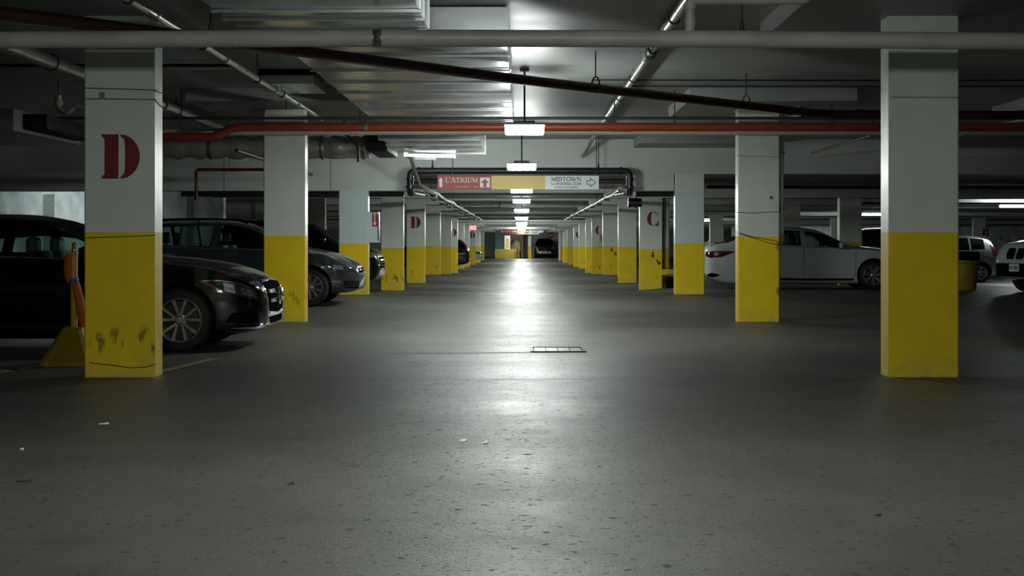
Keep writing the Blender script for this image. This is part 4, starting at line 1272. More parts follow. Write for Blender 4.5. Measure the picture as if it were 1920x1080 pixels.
# foil wrapped round duct
t = thing('foil_duct', 'crumpled silver foil duct running across behind the second pillar', 'duct', (-4, 24.6, 2.75))
pts, rr = [], []
for i in range(31):
    x = -6.1 + 3.5 * i / 30
    pts.append((x, 24.6, 2.75 + 0.012 * math.sin(i * 2.3)))
    rr.append(0.19 + 0.012 * math.sin(i * 4.1) + 0.008 * math.sin(i * 1.3))
MB().tube(pts, rr, 22).build('foil_sleeve', 'foil', t)
for x in (-5.3, -3.4, -2.68):
    MB().lathe([(0.205, -0.03), (0.212, 0), (0.205, 0.03)], (x, 24.6, 2.75), 'x', 22).build('strap', 'steel', t)
    MB().tube([(x, 24.6, 2.94), (x, 24.6, SLAB)], 0.006, 6).build('hanger_rod', 'rod', t)
o = MB().tube(fillet([at(645, 250, 23.0), at(672, 270, 23.0), at(672, 304, 23.0)], 0.1), 0.022, 8).build('dark_pipe', 'dark_conduit')
MB().tube([at(645, 250, 23.0), (at(645, 0, 23).x, 23.0, SLAB)], 0.01, 6).build('hanger_rod', 'rod', o)
tag(o, 'short dark pipe hanging before the foil duct', 'pipe')
# wall unit under the slab above the black sedan
t = thing('ceiling_unit', 'dim box fitting under the ceiling above the space between the sedan and the wagon', 'fitting', (-2.5, 17.0, 3.0))
a, c = at(482, 140, 17.2), at(600, 112, 17.2)
MB().rbox(a.x, c.x, 17.2, 18.6, a.z, c.z, 0.01).build('box', 'dark_trim', t)
a2, c2 = at(486, 157, 17.25), at(588, 141, 17.25)
MB().box(a2.x, c2.x, 17.25, 18.4, a2.z, c2.z).build('pale_tray', 'galv_edge', t, smooth=False)
for xx in (a.x + 0.1, c.x - 0.1):
    MB().tube([(xx, 17.8, c.z - 0.01), (xx, 17.8, SLAB)], 0.007, 6).build('hanger_rod', 'rod', t)
t = thing('old_lamp', 'unlit lamp batten under the ceiling above the wagon roof', 'lamp', at(530, 210, 19.0))
a, c = at(497, 216, 18.9), at(572, 205, 18.9)
MB().rbox(a.x, c.x, 18.9, 19.05, a.z, c.z, 0.01).build('housing', 'lamp_housing', t)
MB().tube([((a.x + c.x) / 2, 18.97, c.z), ((a.x + c.x) / 2, 18.97, SLAB)], 0.006, 6).build('hanger_rod', 'rod', t)


# ------------------------------------------------------------------ small things on the floor
# grate
t = thing('floor_grate', 'rectangular steel drain grate set in the middle of the lane', 'grate', (0.37, 13.6, 0))
a, c = at(993.5, 661, 14.8), at(1099, 651.5, 14.8)
gx0, gx1, gy0, gy1 = 0.090, 0.665, 14.78, 15.42
b = MB()
for (x0, x1, y0, y1) in ((gx0, gx1, gy0, gy0 + 0.03), (gx0, gx1, gy1 - 0.03, gy1), (gx0, gx0 + 0.03, gy0 + 0.03, gy1 - 0.03), (gx1 - 0.03, gx1, gy0 + 0.03, gy1 - 0.03)):
    b.box(x0, x1, y0, y1, 0.0, 0.014)
b.build('frame', 'rod', t, smooth=False)
MB().box(gx0 + 0.03, gx1 - 0.03, gy0 + 0.03, gy1 - 0.03, 0.001, 0.004).build('pit', 'black_rubber', t, smooth=False)
for k in range(4):
    x0 = gx0 + 0.045 + k * 0.124
    MB().box(x0, x0 + 0.112, gy0 + 0.035, gy1 - 0.10, 0.004, 0.010).build('bar', 'conduit', t, smooth=False)


def scrap(px, py, w, d, mt, label, ang):
    y = CAM_Z * F / (py - 454.5)
    x = (px - 978) * y / F
    z = fz(x, y)
    c, s = math.cos(ang), math.sin(ang)
    poly = [(-w / 2, -d / 2), (0.1 * w, -d * 0.6), (w / 2, -d * 0.2), (w * 0.4, d / 2), (-w * 0.1, d * 0.35), (-w * 0.45, d * 0.5)]
    top = [(x + c * u - s * v, y + s * u + c * v, z + 0.006 + 0.004 * math.sin(u * 90)) for u, v in poly]
    bot = [(p[0], p[1], z + 0.001) for p in top]
    n = len(poly)
    o = MB().add(top + bot, [tuple(range(n)), tuple(range(2 * n - 1, n - 1, -1))] + [(i, i + n, (i + 1) % n + n, (i + 1) % n) for i in range(n)]).build('litter_scrap', mt, None, smooth=False)
    tag(origin(o, (x, y, z)), label, 'litter')


scrap(908, 831, 0.045, 0.035, 'paper', 'white paper scrap in the bright middle of the floor', 0.4)
scrap(868, 827, 0.05, 0.04, 'paper', 'pale paper scrap close beside the white one in the bright floor', 1.2)
scrap(195, 795, 0.06, 0.03, 'paper', 'pale scrap on the dark floor before the pillar with the big D', 0.2)
scrap(45, 903, 0.07, 0.03, 'leaf', 'dark dry leaf on the floor at the dim corner by the sedan', 0.1)
scrap(41, 843, 0.02, 0.02, 'paper', 'tiny pale crumb on the floor near the dry leaf', 0.9)
scrap(1645, 966, 0.03, 0.02, 'leaf', 'small dark crumb on the floor in front of the wide pillar', 0.5)
scrap(545, 908, 0.03, 0.03, 'leaf', 'small dark crumb alone on the dim floor before the station wagon', 0.5)

# flag post
bx, by = at(138, 0, 13.35).x, 13.35
t = thing('flag_post', 'yellow post on a tapered base with a furled orange flag, beside the D pillar', 'post', (bx, by, fz(bx, by)))
zb = fz(bx, by)
b = MB()
lv = [(0.25, 0.0), (0.25, 0.045), (0.235, 0.065), (0.085, 0.335), (0.075, 0.345)]
for r, z in lv:
    b.v += [Vector((bx + sx * r, by + sy * r, zb + z)) for sx, sy in ((-1, -0.75), (-0.75, -1), (0.75, -1), (1, -0.75), (1, 0.75), (0.75, 1), (-0.75, 1), (-1, 0.75))]
for i in range(len(lv) - 1):
    for j in range(8):
        b.face(i * 8 + j, i * 8 + (j + 1) % 8, (i + 1) * 8 + (j + 1) % 8, (i + 1) * 8 + j)
b.face(*range(7, -1, -1))
b.face(*[(len(lv) - 1) * 8 + j for j in range(8)])
b.build('base', 'yellow_dull', t, angle=25)
px_ = bx + 0.005
MB().tube([(px_, by, zb + 0.34), (px_, by, zb + 1.04)], 0.032, 14).build('pole', 'yellow_plain', t)
MB().lathe([(0.018, 0), (0.026, 0.01), (0.026, 0.03), (0.014, 0.04), (0.022, 0.055), (0.024, 0.075), (0.012, 0.09), (0.0, 0.095)], (px_, by, zb + 1.04), 'z', 14).build('finial', 'brass', t)
b = MB()
prof = [(1.02, -0.03, 0.035), (0.98, -0.045, 0.045), (0.88, -0.05, 0.05), (0.80, -0.045, 0.042), (0.77, -0.035, 0.035)]
b.tube([(px_ + dx * 0.75, by - 0.035, zb + z) for z, dx, r in prof], [r for z, dx, r in prof], 12)
b.build('flag_upper', 'orange', t)
prof = [(0.75, 0.02, 0.036), (0.62, 0.05, 0.042), (0.48, 0.075, 0.044), (0.36, 0.10, 0.040), (0.345, 0.10, 0.02)]
MB().tube([(px_ + dx, by - 0.02, zb + z) for z, dx, r in prof], [r for z, dx, r in prof], 12).build('flag_tail', 'orange', t)
MB().lathe([(0.052, -0.025), (0.056, 0.0), (0.052, 0.025)], (px_ - 0.008, by - 0.018, zb + 0.775), 'z', 16).build('tie', 'blue_tape', t)

# yellow bin
bx, by = 9.78, 31.75
t = thing('waste_bin', 'round yellow plastic bin with a black rim beside the white SUV', 'bin', (bx, by, fz(bx, by)))
zb = fz(bx, by)
MB().lathe([(0.0, 0.0), (0.225, 0.0), (0.235, 0.02), (0.285, 0.74), (0.285, 0.75), (0.0, 0.75)], (bx, by, zb), 'z', 28).build('drum', 'yellow_dull', t)
MB().lathe([(0.286, 0.66), (0.305, 0.68), (0.305, 0.83), (0.285, 0.85), (0.27, 0.85), (0.265, 0.75)], (bx, by, zb), 'z', 28).build('rim', 'black_plastic', t)
for s in (-1, 1):
    MB().tube(fillet([(bx + 0.28 * math.sin(s * 0.5 - 0.3) - 0.07, by - 0.29, zb + 0.62), (bx - 0.07 + s * 0.06, by - 0.315, zb + 0.60), (bx - 0.07 + s * 0.06, by - 0.315, zb + 0.66)], 0.02), 0.012, 6).build('handle', 'yellow_dull', t)

# ------------------------------------------------------------------ end of the lane
o = MB().box(-2.45, -0.28, 132, 132.3, fz(-1, 132), at(0, 467, 132).z).build('parapet', 'yellow_dull', None, smooth=False)
tag(o, 'low yellow parapet wall at the far end of the lane', 'parapet', kind='thing')
o = MB().box(at(928, 0, 133).x, at(947, 0, 133).x, 133, 133.4, fz(-1, 133), at(0, 433, 133).z).build('green_screen', 'green_panel', None, smooth=False)
tag(o, 'dark green screen wall standing behind the low yellow parapet', 'screen', kind='thing')
t = thing('notice_panel', 'pale notice panel with a yellow field next to the dark green screen', 'panel', at(951, 466, 132.8))
a, c = at(946, 466.5, 132.8), at(956.5, 441.5, 132.8)
MB().box(a.x, c.x, 132.8, 132.9, a.z - 0.5, c.z).build('board', 'sign_white', t, smooth=False)
MB().box(a.x + 0.12, c.x - 0.1, 132.79, 132.8, a.z + 0.05, c.z - 0.3).build('yellow_field', 'sign_yellow', t, smooth=False)
struct(MB().box(at(957, 0, 136).x, at(981, 0, 136).x, 136, 136.3, -0.4, 2.3).build('wall_tan', 'tan', smooth=False))
t = thing('covered_machine', 'tan covered bulky machine standing behind the yellow parapet', 'machine', at(968, 466, 134))
c = at(967, 466, 134)
bmx = bmesh.new()
bmesh.ops.create_icosphere(bmx, subdivisions=3, radius=1.0)
random.seed(3)
for q in bmx.verts:
    k = 1 + 0.12 * math.sin(q.co.x * 5) * math.cos(q.co.z * 4 + q.co.y * 3)
    q.co = Vector((c.x + q.co.x * 0.55 * k, 134.6 + q.co.y * 0.5 * k, max(fz(0, 134), 0.75 + q.co.z * 0.75 * k - (0.2 if q.co.x < -0.4 else 0))))
b = MB()
b.add([q.co.copy() for q in bmx.verts], [[q.index for q in f.verts] for f in bmx.faces])
bmx.free()
b.build('cover', 'tan', t)
MB().box(c.x - 0.55, c.x + 0.5, 134.2, 135, fz(0, 134), 0.3).build('skid', 'dark_trim', t, smooth=False)
o = MB().box(at(972, 0, 131).x, at(973.6, 0, 131).x, 130.4, 131.8, fz(0, 131), at(0, 455, 131).z).build('gate_leaf', 'yellow_plain', None, smooth=False)
tag(o, 'narrow yellow gate leaf seen edge on beside the parapet', 'gate', kind='thing')
o = pillar(at(990, 0, 130).x, 130, ceil_z(130), fz(1, 130) + 1.1, 'slender pillar standing between the parapet and the pickup truck', w=0.30, d=0.3)
t = thing('round_sign', 'round red no entry sign on the wall above the pickup truck', 'sign', at(1032.5, 441, 139))
c = at(1032.5, 441, 139)
MB().lathe([(0.0, 0.0), (0.33, 0.0), (0.33, 0.03), (0.0, 0.03)], (c.x, 138.972, c.z), 'y', 28).build('disc', 'sign_red', t)
MB().box(c.x - 0.24, c.x + 0.24, 138.96, 138.972, c.z - 0.05, c.z + 0.05).build('white_bar', 'sign_white', t, smooth=False)
struct(MB().box(1.0, 5.5, 139.0, 139.3, -0.4, 2.3).build('wall_end', 'wall', smooth=False))
struct(MB().box(-16.2, -5.6, 112.0, 112.3, -0.5, 2.35).build('wall_bay_far', 'wall', smooth=False))


# ------------------------------------------------------------------ cars
def pchip(tab):
    xs = [float(p[0]) for p in tab]
    ys = [float(p[1]) for p in tab]
    n = len(xs)
    h = [xs[i + 1] - xs[i] for i in range(n - 1)]
    d = [(ys[i + 1] - ys[i]) / h[i] for i in range(n - 1)]
    m = [d[0]] + [0.0] * (n - 2) + [d[-1]]
    for i in range(1, n - 1):
        if d[i - 1] * d[i] > 0:
            w1, w2 = 2 * h[i] + h[i - 1], h[i] + 2 * h[i - 1]
            m[i] = (w1 + w2) / (w1 / d[i - 1] + w2 / d[i])

    def f(x):
        if x <= xs[0]:
            return ys[0]
        if x >= xs[-1]:
            return ys[-1]
        i = 0
        while x > xs[i + 1]:
            i += 1
        t = (x - xs[i]) / h[i]
        return (ys[i] * (1 + 2 * t) * (1 - t) ** 2 + m[i] * h[i] * t * (1 - t) ** 2 + ys[i + 1] * t * t * (3 - 2 * t) - m[i + 1] * h[i] * t * t * (1 - t))
    return f


NB, NS, NG, NT = 3, 12, 7, 9


class Car:
    """a car facing +x with its rear bumper at x = 0, standing on z = 0"""

    def __init__(s, name, label, spec, loc, rot, paint, glass='glass', group='parked cars', cat='car'):
        s.sp = spec
        s.t = thing(name, label, cat, loc, rot, group)
        s.paint = paint
        s.fn = {k: pchip(spec[k]) for k in ('zb', 'belt', 'top', 'w', 'edge', 'drop')}
        s.glass = glass
        s.make_body()

    def section(s, x):
        f = s.fn
        w, zb, zt = f['w'](x), f['zb'](x), f['top'](x)
        zB = min(f['belt'](x), zt - 0.03)
        zB = max(zB, zb + 0.06)
        we = f['edge'](x)
        ze = max(zt - f['drop'](x), zB + 0.006)
        hs = zB - zb
        g = zt - zB
        wB = min(0.945 * w, w)
        pts = [(0, zb), (0.5 * w, zb), (0.84 * w, zb)]
        side = [(0.90, 0.02), (0.945, 0.06), (0.972, 0.12), (0.988, 0.20), (0.995, 0.32), (0.999, 0.45), (1.0, 0.58), (0.998, 0.68), (0.996, 0.745), (0.983, 0.80), (0.966, 0.90), (0.945, 1.0)]
        pts += [(k * w, zb + t * hs) for k, t in side]
        we = min(we, wB - 0.005)
        for i in range(1, NG + 1):
            t = i / NG
            if i == 1:
                t = 0.06
            if i == NG - 1:
                t = 0.93
            bul = 0.022 * math.sin(PI * t) * min(1, g / 0.4)
            pts.append((wB + (we - wB) * t + bul, zB + (ze - zB) * t))
        for i in range(1, NT + 1):
            t = i / NT
            if i == 1:
                t = 0.07
            pts.append((we * (1 - t), ze + (zt - ze) * (1 - (1 - t) ** 2.4)))
        return pts

    def make_body(s):
        sp = s.sp
        L = sp['L']
        cuts = sorted(set([round(v, 3) for ab in sp['side_windows'] for v in ab] + list(sp['windshield']) + list(sp['rear_glass'])))
        xs = []
        N = 54
        for i in range(N + 1):
            u = i / N
            xs.append(L * (u - 0.11 * math.sin(2 * PI * u)))
        xs += [L * 0.004, L * 0.996, L * 0.012, L * 0.988]
        xs = [x for x in xs if all(abs(x - c) > 0.035 for c in cuts)] + cuts
        xs = sorted(set(round(x, 4) for x in xs))
        half = [s.section(x) for x in xs]
        n = len(half[0])
        rows = []
        verts = []
        for x, h in zip(xs, half):
            r = []
            for j in range(n):
                r.append(len(verts))
                verts.append((x, -h[j][0], h[j][1]))
            for j in range(n - 2, 0, -1):
                r.append(len(verts))
                verts.append((x, h[j][0], h[j][1]))
            rows.append(r)
        m = len(rows[0])
        faces, mi = [], []
        # material slots: 0 paint, 1 arch lining, 2 windscreen, 3 rear window, 4.. side windows
        g0 = NB + NS - 1
        sw = sp['side_windows']
        for i in range(len(xs) - 1):
            xm = (xs[i] + xs[i + 1]) / 2
            for j in range(m):
                j2 = (j + 1) % m
                jj = j if j < n - 1 else m - 1 - j
                side = 0 if j < n - 1 else 1
                k = 0
                if g0 + 1 <= jj < g0 + NG - 1:
                    for q, (a, b) in enumerate(sw):
                        if a < xm < b:
                            k = 4 + q * 2 + side
                elif jj >= g0 + NG + 1:
                    if sp['windshield'][0] < xm < sp['windshield'][1]:
                        k = 2
                    elif sp['rear_glass'][0] < xm < sp['rear_glass'][1]:
                        k = 3
                faces.append((rows[i][j], rows[i][j2], rows[i + 1][j2], rows[i + 1][j]))
                mi.append(k)
        faces.append(tuple(rows[0]))
        mi.append(0)
        faces.append(tuple(reversed(rows[-1])))
        mi.append(0)
        me = bpy.data.meshes.new('tmp_body')
        me.from_pydata(verts, [], faces)
        nm = 4 + 2 * len(sw)
        tmp = [bpy.data.materials.new('tmp_%d' % k) for k in range(nm)]
        for q in tmp:
            me.materials.append(q)
        me.polygons.foreach_set('material_index', mi)
        bm = bmesh.new()
        bm.from_mesh(me)
        bmesh.ops.recalc_face_normals(bm, faces=bm.faces)
        bm.to_mesh(me)
        bm.free()
        ob = bpy.data.objects.new('tmp_body', me)
        COL.objects.link(ob)
        # wheel arches
        c = MB().use(1)
        R = sp['wheel'] + sp.get('arch', 0.055)
        for x in sp['axles']:
            for sd in (-1, 1):
                y0, y1 = sorted((sd * (sp['W'] / 2 + 0.2), sd * (sp['W'] / 2 - 0.30)))
                c.lathe([(R, y0), (R, y1)], (x, 0, sp['wheel'] + 0.01), 'y', 40)
        cme = bpy.data.meshes.new('tmp_cut')
        cme.from_pydata(c.v, [], c.f)
        for q in tmp:
            cme.materials.append(q)
        cme.polygons.foreach_set('material_index', c.m)
        bm = bmesh.new()
        bm.from_mesh(cme)
        bmesh.ops.recalc_face_normals(bm, faces=bm.faces)
        bm.to_mesh(cme)
        bm.free()
        co = bpy.data.objects.new('tmp_cut', cme)
        COL.objects.link(co)
        md = ob.modifiers.new('cut', 'BOOLEAN')
        md.operation = 'DIFFERENCE'
        md.object = co
        md.solver = 'EXACT'
        bpy.context.view_layer.update()
        dg = bpy.context.evaluated_depsgraph_get()
        res = bpy.data.meshes.new_from_object(ob.evaluated_get(dg))
        bpy.data.objects.remove(ob)
        bpy.data.objects.remove(co)
        V = [v.co.copy() for v in res.vertices]
        polys = [(tuple(p.vertices), p.material_index) for p in res.polygons]
        s.bvh = BVHTree.FromPolygons(V, [p[0] for p in polys])
        bpy.data.meshes.remove(res)
        s.body = s.submesh('body', V, [p for p in polys if p[1] in (0, 1)], [s.paint, 'dark_trim'], {0: 0, 1: 1})
        for k, nme in ((2, 'windscreen'), (3, 'rear_window')):
            s.submesh(nme, V, [p for p in polys if p[1] == k], [s.glass], {k: 0})
        for k in range(4, nm):
            s.submesh('side_window', V, [p for p in polys if p[1] == k], [s.glass], {k: 0})
        for q in tmp:
            bpy.data.materials.remove(q)

    def submesh(s, name, V, polys, mats, remap, parent=None):
        if not polys:
            return None
        used = {}
        vs, fs = [], []
        for p, k in polys:
            f = []
            for i in p:
                if i not in used:
                    used[i] = len(vs)
                    vs.append(V[i])
                f.append(used[i])
            fs.append(f)
        me = bpy.data.meshes.new(name)
        me.from_pydata(vs, [], fs)
        for q in mats:
            me.materials.append(M[q])
        me.polygons.foreach_set('material_index', [remap[k] for p, k in polys])
        me.polygons.foreach_set('use_smooth', [True] * len(polys))
        me.set_sharp_from_angle(angle=math.radians(38))
        o = bpy.data.objects.new(name, me)
        COL.objects.link(o)
        o.parent = parent or s.t
        return o

    # ---- pieces laid on the body
    def patch(s, name, mt, lines, d, off=0.004, th=0.02, nu=14, nv=5, parent=None, back=1.2, mats=None):
        """loft between polylines (car coordinates), laid on the body along direction d"""
        d = Vector(d).normalized()

        def resample(pl, t):
            pl = [Vector(p) for p in pl]
            ls = [0]
            for a, b in zip(pl, pl[1:]):
                ls.append(ls[-1] + (b - a).length)
            if ls[-1] == 0:
                return pl[0]
            q = t * ls[-1]
            for i in range(len(pl) - 1):
                if q <= ls[i + 1] + 1e-9:
                    k = (q - ls[i]) / max(1e-9, ls[i + 1] - ls[i])
                    return pl[i] + (pl[i + 1] - pl[i]) * k
            return pl[-1]
        grid = []
        last = None
        for v in range(nv + 1):
            tv = v / nv * (len(lines) - 1)
            a = min(int(tv), len(lines) - 2)
            row = []
            for u in range(nu + 1):
                p = resample(lines[a], u / nu).lerp(resample(lines[a + 1], u / nu), tv - a)
                hit = s.bvh.ray_cast(p - d * back, d)
                dist = (hit[0] - (p - d * back)).dot(d) if hit[0] is not None else None
                row.append((p - d * back, dist))
            grid.append(row)
        ds = [q[1] for r in grid for q in r if q[1] is not None]
        if not ds:
            return None
        med = sorted(ds)[len(ds) // 2]
        b = MB()
        for lay, o in ((0, -off), (1, th)):
            for r in grid:
                for (p, dist) in r:
                    dd = dist if dist is not None and abs(dist - med) < 0.75 else med
                    b.v.append(p + d * (dd + o))
        W = nu + 1
        tot = W * (nv + 1)
        for v in range(nv):
            for u in range(nu):
                a = v * W + u
                b.face(a, a + 1, a + 1 + W, a + W)
                b.face(tot + a, tot + a + W, tot + a + 1 + W, tot + a + 1)
        for u in range(nu):
            b.face(u, tot + u, tot + u + 1, u + 1)
            a = nv * W + u
            b.face(a, a + 1, tot + a + 1, tot + a)
        for v in range(nv):
            a = v * W
            b.face(a, a + W, tot + a + W, tot + a)
            a = v * W + nu
            b.face(a, tot + a, tot + a + W, a + W)
        return b.build(name, mt, parent or s.t, local=True, angle=40)

    def mirror(s, fn):
        for sd in (-1, 1):
            fn(sd)

    def wheels(s, style='double', n=5, face='alloy'):
        sp = s.sp
        R = sp['wheel']
        rim = sp.get('rim', R * 0.70)
        for ax in sp['axles']:
            for sd in (-1, 1):
                yo = sd * (sp['W'] / 2 - 0.015)
                yi = yo - sd * 0.215
                w = MB()
                pr = [(rim, 0.0), (rim + 0.012, 0.006), (R - 0.03, 0.004), (R - 0.012, 0.014), (R, 0.035), (R, 0.18), (R - 0.015, 0.205), (rim, 0.215)]
                w.lathe([(r, -sd * h) for r, h in pr], (ax, yo, R), 'y', 40, cap=False)
                t = w.build('wheel', 'tire', s.t, local=True)
                b = MB()
                pr = [(rim + 0.004, 0.002), (rim - 0.004, -0.002), (rim - 0.018, 0.006), (rim - 0.022, 0.03), (rim - 0.035, 0.14)]
                b.lathe([(r, -sd * h) for r, h in pr], (ax, yo, R), 'y', 40, cap=False)
                b.build('rim', 'alloy', t, local=True)
                k = MB()
                k.lathe([(0.0, -sd * 0.10), (rim - 0.035, -sd * 0.10), (rim - 0.035, -sd * 0.13), (0, -sd * 0.13)], (ax, yo, R), 'y', 24)
                k.lathe([(0.0, -sd * 0.07), (0.14, -sd * 0.07), (0.14, -sd * 0.11), (0, -sd * 0.11)], (ax, yo, R), 'y', 24)
                k.build('brake_disc', 'alloy_dark', t, local=True)
                b = MB()

                def spoke(a0, a1, r0, r1, w0, w1):
                    p0 = Vector((math.cos(a0) * r0, math.sin(a0) * r0))
                    p1 = Vector((math.cos(a1) * r1, math.sin(a1) * r1))
                    pm = (p0 + p1) / 2
                    pm = pm.normalized() * (pm.length * 1.02)
                    for (q0, q1, u0, u1, d0, d1) in ((p0, pm, w0, (w0 + w1) / 2 * 0.9, 0.022, 0.016), (pm, p1, (w0 + w1) / 2 * 0.9, w1, 0.016, 0.010)):
                        dd = (q1 - q0).normalized()
                        nn = Vector((-dd.y, dd.x))
                        q1e = q1 + dd * 0.004
                        v = []
                        for (q, u, dep) in ((q0, u0, d0), (q1e, u1, d1)):
                            for sg in (-1, 1):
                                e = q + nn * u * sg * 0.5
                                v.append((ax + e.x, yo - sd * dep, R + e.y))
                                v.append((ax + e.x * 0.99, yo - sd * (dep + 0.035), R + e.y * 0.99))
                        b.add(v, [(0, 2, 6, 4), (1, 5, 7, 3), (0, 4, 5, 1), (2, 3, 7, 6), (0, 1, 3, 2), (4, 6, 7, 5)])
                for i in range(n):
                    a = PI / 2 + 2 * PI * i / n + sp.get('spoke_turn', 0.2)
                    if style == 'double':
                        g = PI / n * 0.46
                        for sg in (-1, 1):
                            spoke(a + sg * g * 0.45, a + sg * g * 1.08, 0.05, rim - 0.012, 0.022, 0.037)
                    elif style == 'twist':
                        spoke(a, a + 0.22, 0.05, rim - 0.012, 0.040, 0.050)
                        spoke(a + 0.30, a + 0.50, 0.06, rim - 0.012, 0.022, 0.030)
                    else:
                        spoke(a, a, 0.05, rim - 0.012, 0.045, 0.050)
                b.lathe([(0.0, -sd * 0.012), (0.032, -sd * 0.014), (0.038, -sd * 0.02), (0.065, -sd * 0.03), (0.065, -sd * 0.06), (0, -sd * 0.06)], (ax, yo, R), 'y', 20)
                b.build('spokes', face, t, local=True, angle=30)

    def cabin(s, seats=True, x0=None, x1=None, light=False):
        sp = s.sp
        xa, xb = sp['cabin']
        W = sp['W']
        zf = s.fn['belt']((xa + xb) / 2)
        b = MB()
        b.rbox(xa, xb + 0.35, -W * 0.43, W * 0.43, 0.24, zf - 0.34, 0.03)
        b.rbox(xb + 0.02, xb + 0.40, -W * 0.41, W * 0.41, zf - 0.36, zf - 0.03, 0.05)
        for sd in (-1, 1):
            b.box(xa, xb + 0.3, sd * W * 0.425, sd * W * 0.44, 0.3, zf - 0.02)
        b.build('cabin_trim', 'interior', s.t, local=True)
        if not seats:
            return
        for (xs, n) in ((sp['seats'][0], 2), (sp['seats'][1], 2)):
            for sd in (-1, 1):
                y = sd * W * 0.215
                top = s.fn['top'](xs) - 0.22
                q = MB()
                q.rbox(xs - 0.02, xs + 0.46, y - 0.25, y + 0.25, zf - 0.36, zf - 0.24, 0.05, 3)
                q.tube([(xs + 0.02, y, zf - 0.30), (xs - 0.08, y, zf - 0.02), (xs - 0.15, y, top - 0.22)], [0.0, 0, 0], 4)
                st = q.build('seat', 'seat', s.t, local=True)
                k = MB()
                n_ = 8
                prof = [(zf - 0.30, 0.25, 0.02), (zf - 0.10, 0.26, -0.05), (zf + 0.05, 0.25, -0.09), (top - 0.30, 0.22, -0.13), (top - 0.235, 0.17, -0.15), (top - 0.215, 0.10, -0.155)]
                k2 = []
                for (z, hw, dx) in prof:
                    ring = []
                    for (u, v) in ((-1, -0.7), (-0.75, -1), (0.75, -1), (1, -0.7), (1, 0.5), (0.8, 0.9), (-0.8, 0.9), (-1, 0.5)):
                        ring.append(Vector((xs + dx - v * 0.075, y + u * hw, z)))
                    k2.append(ring)
                for r in k2:
                    k.v += r
                for i in range(len(k2) - 1):
                    for j in range(8):
                        k.face(i * 8 + j, i * 8 + (j + 1) % 8, (i + 1) * 8 + (j + 1) % 8, (i + 1) * 8 + j)
                k.face(*range(7, -1, -1))
                k.face(*[(len(k2) - 1) * 8 + j for j in range(8)])
                k.build('backrest', 'seat', st, local=True, angle=50)
                hx = xs - 0.15
                h = MB()
                h.rbox(hx - 0.05, hx + 0.06, y - 0.13, y + 0.13, top - 0.185, top + 0.015, 0.05, 3)
                for dy in (-0.05, 0.05):
                    h.tube([(hx, y + dy, top - 0.24), (hx, y + dy, top - 0.16)], 0.008, 6)
                h.build('headrest', 'seat_light' if light else 'seat', st, local=True, angle=50)
        b = MB()
        wx, wy, wz = xb + 0.0, (W * 0.215 if not s.sp.get('rhd') else -W * 0.215), zf - 0.04
        pts = [(wx - 0.05 * math.sin(a) * 0.9, wy + 0.18 * math.cos(a), wz + 0.17 * math.sin(a)) for a in [2 * PI * i / 20 for i in range(21)]]
        b.tube(pts, 0.014, 6)
        b.tube([(wx, wy - 0.17, wz), (wx, wy + 0.17, wz)], 0.018, 6)
        b.tube([(wx, wy, wz), (wx + 0.25, wy, wz - 0.06)], 0.025, 6)
        b.build('steering_wheel', 'black_plastic', s.t, local=True)

    def mirrors(s, x, z, mt=None):
        W = s.sp['W']
        for sd in (-1, 1):
            y = sd * (W / 2 * 0.955)
            b = MB()
            b.rbox(x - 0.05, x + 0.05, *sorted((y + sd * 0.06, y + sd * 0.24)), z, z + 0.14, 0.04, 3)
            m = b.build('wing_mirror', mt or s.paint, s.t, local=True)
            MB().tube([(x + 0.02, y - sd * 0.06, z - 0.01), (x + 0.01, y + sd * 0.10, z + 0.04)], 0.025, 8).build('mirror_stalk', 'black_plastic', m, local=True)
            MB().box(x - 0.054, x - 0.05, *sorted((y + sd * 0.075, y + sd * 0.225)), z + 0.02, z + 0.12).build('mirror_glass', 'chrome', m, local=True, smooth=False)

    def handle(s, x, z, mt='chrome', ln=0.2):
        for sd in (-1, 1):
            o = s.patch('door_handle', mt, [[(x, sd * 0.9, z - 0.014), (x + ln, sd * 0.9, z - 0.010)], [(x, sd * 0.9, z + 0.014), (x + ln, sd * 0.9, z + 0.014)]], (0, -sd, 0), off=0.028, th=0.0, nu=8, nv=2)

    def strip(s, name, mt, pts, wdt, off=0.006, d=None):
        """narrow strip along both flanks"""
        for sd in (-1, 1):
            lo = [(x, sd * 0.9, z - wdt / 2) for x, z in pts]
            hi = [(x, sd * 0.9, z + wdt / 2) for x, z in pts]
            s.patch(name, mt, [lo, hi], d or (0, -sd, 0), off=off, th=0.01, nu=24, nv=1)

    def plate(s, x_front, z, chars=None, rear=False, w=0.305, h=0.155):
        d = -1 if not rear else 1
        hit = s.bvh.ray_cast(Vector((x_front + (2 if not rear else -2), 0.0, z)), Vector((d, 0, 0)))
        x = hit[0].x if hit[0] is not None else x_front
        sg = 1 if not rear else -1
        a, b_ = sorted((x + sg * 0.004, x + sg * 0.02))
        p = MB().box(a, b_, -w / 2, w / 2, z - h / 2, z + h / 2).build('number_plate', 'plate', s.t, local=True, smooth=False)
        if chars:
            t = MB()
            tmp = MB()
            text(tmp, chars, -w * 0.42, z - h * 0.28, h * 0.5, w * 0.84, 0.0, 1.2)
            t.v = [Vector((x + sg * 0.0205 - sg * v.y, -sg * -v.x, v.z)) for v in tmp.v]
            t.f, t.m = tmp.f, tmp.m
            t.build('plate_lettering', 'sign_ink', p, local=True, smooth=False)
        return p


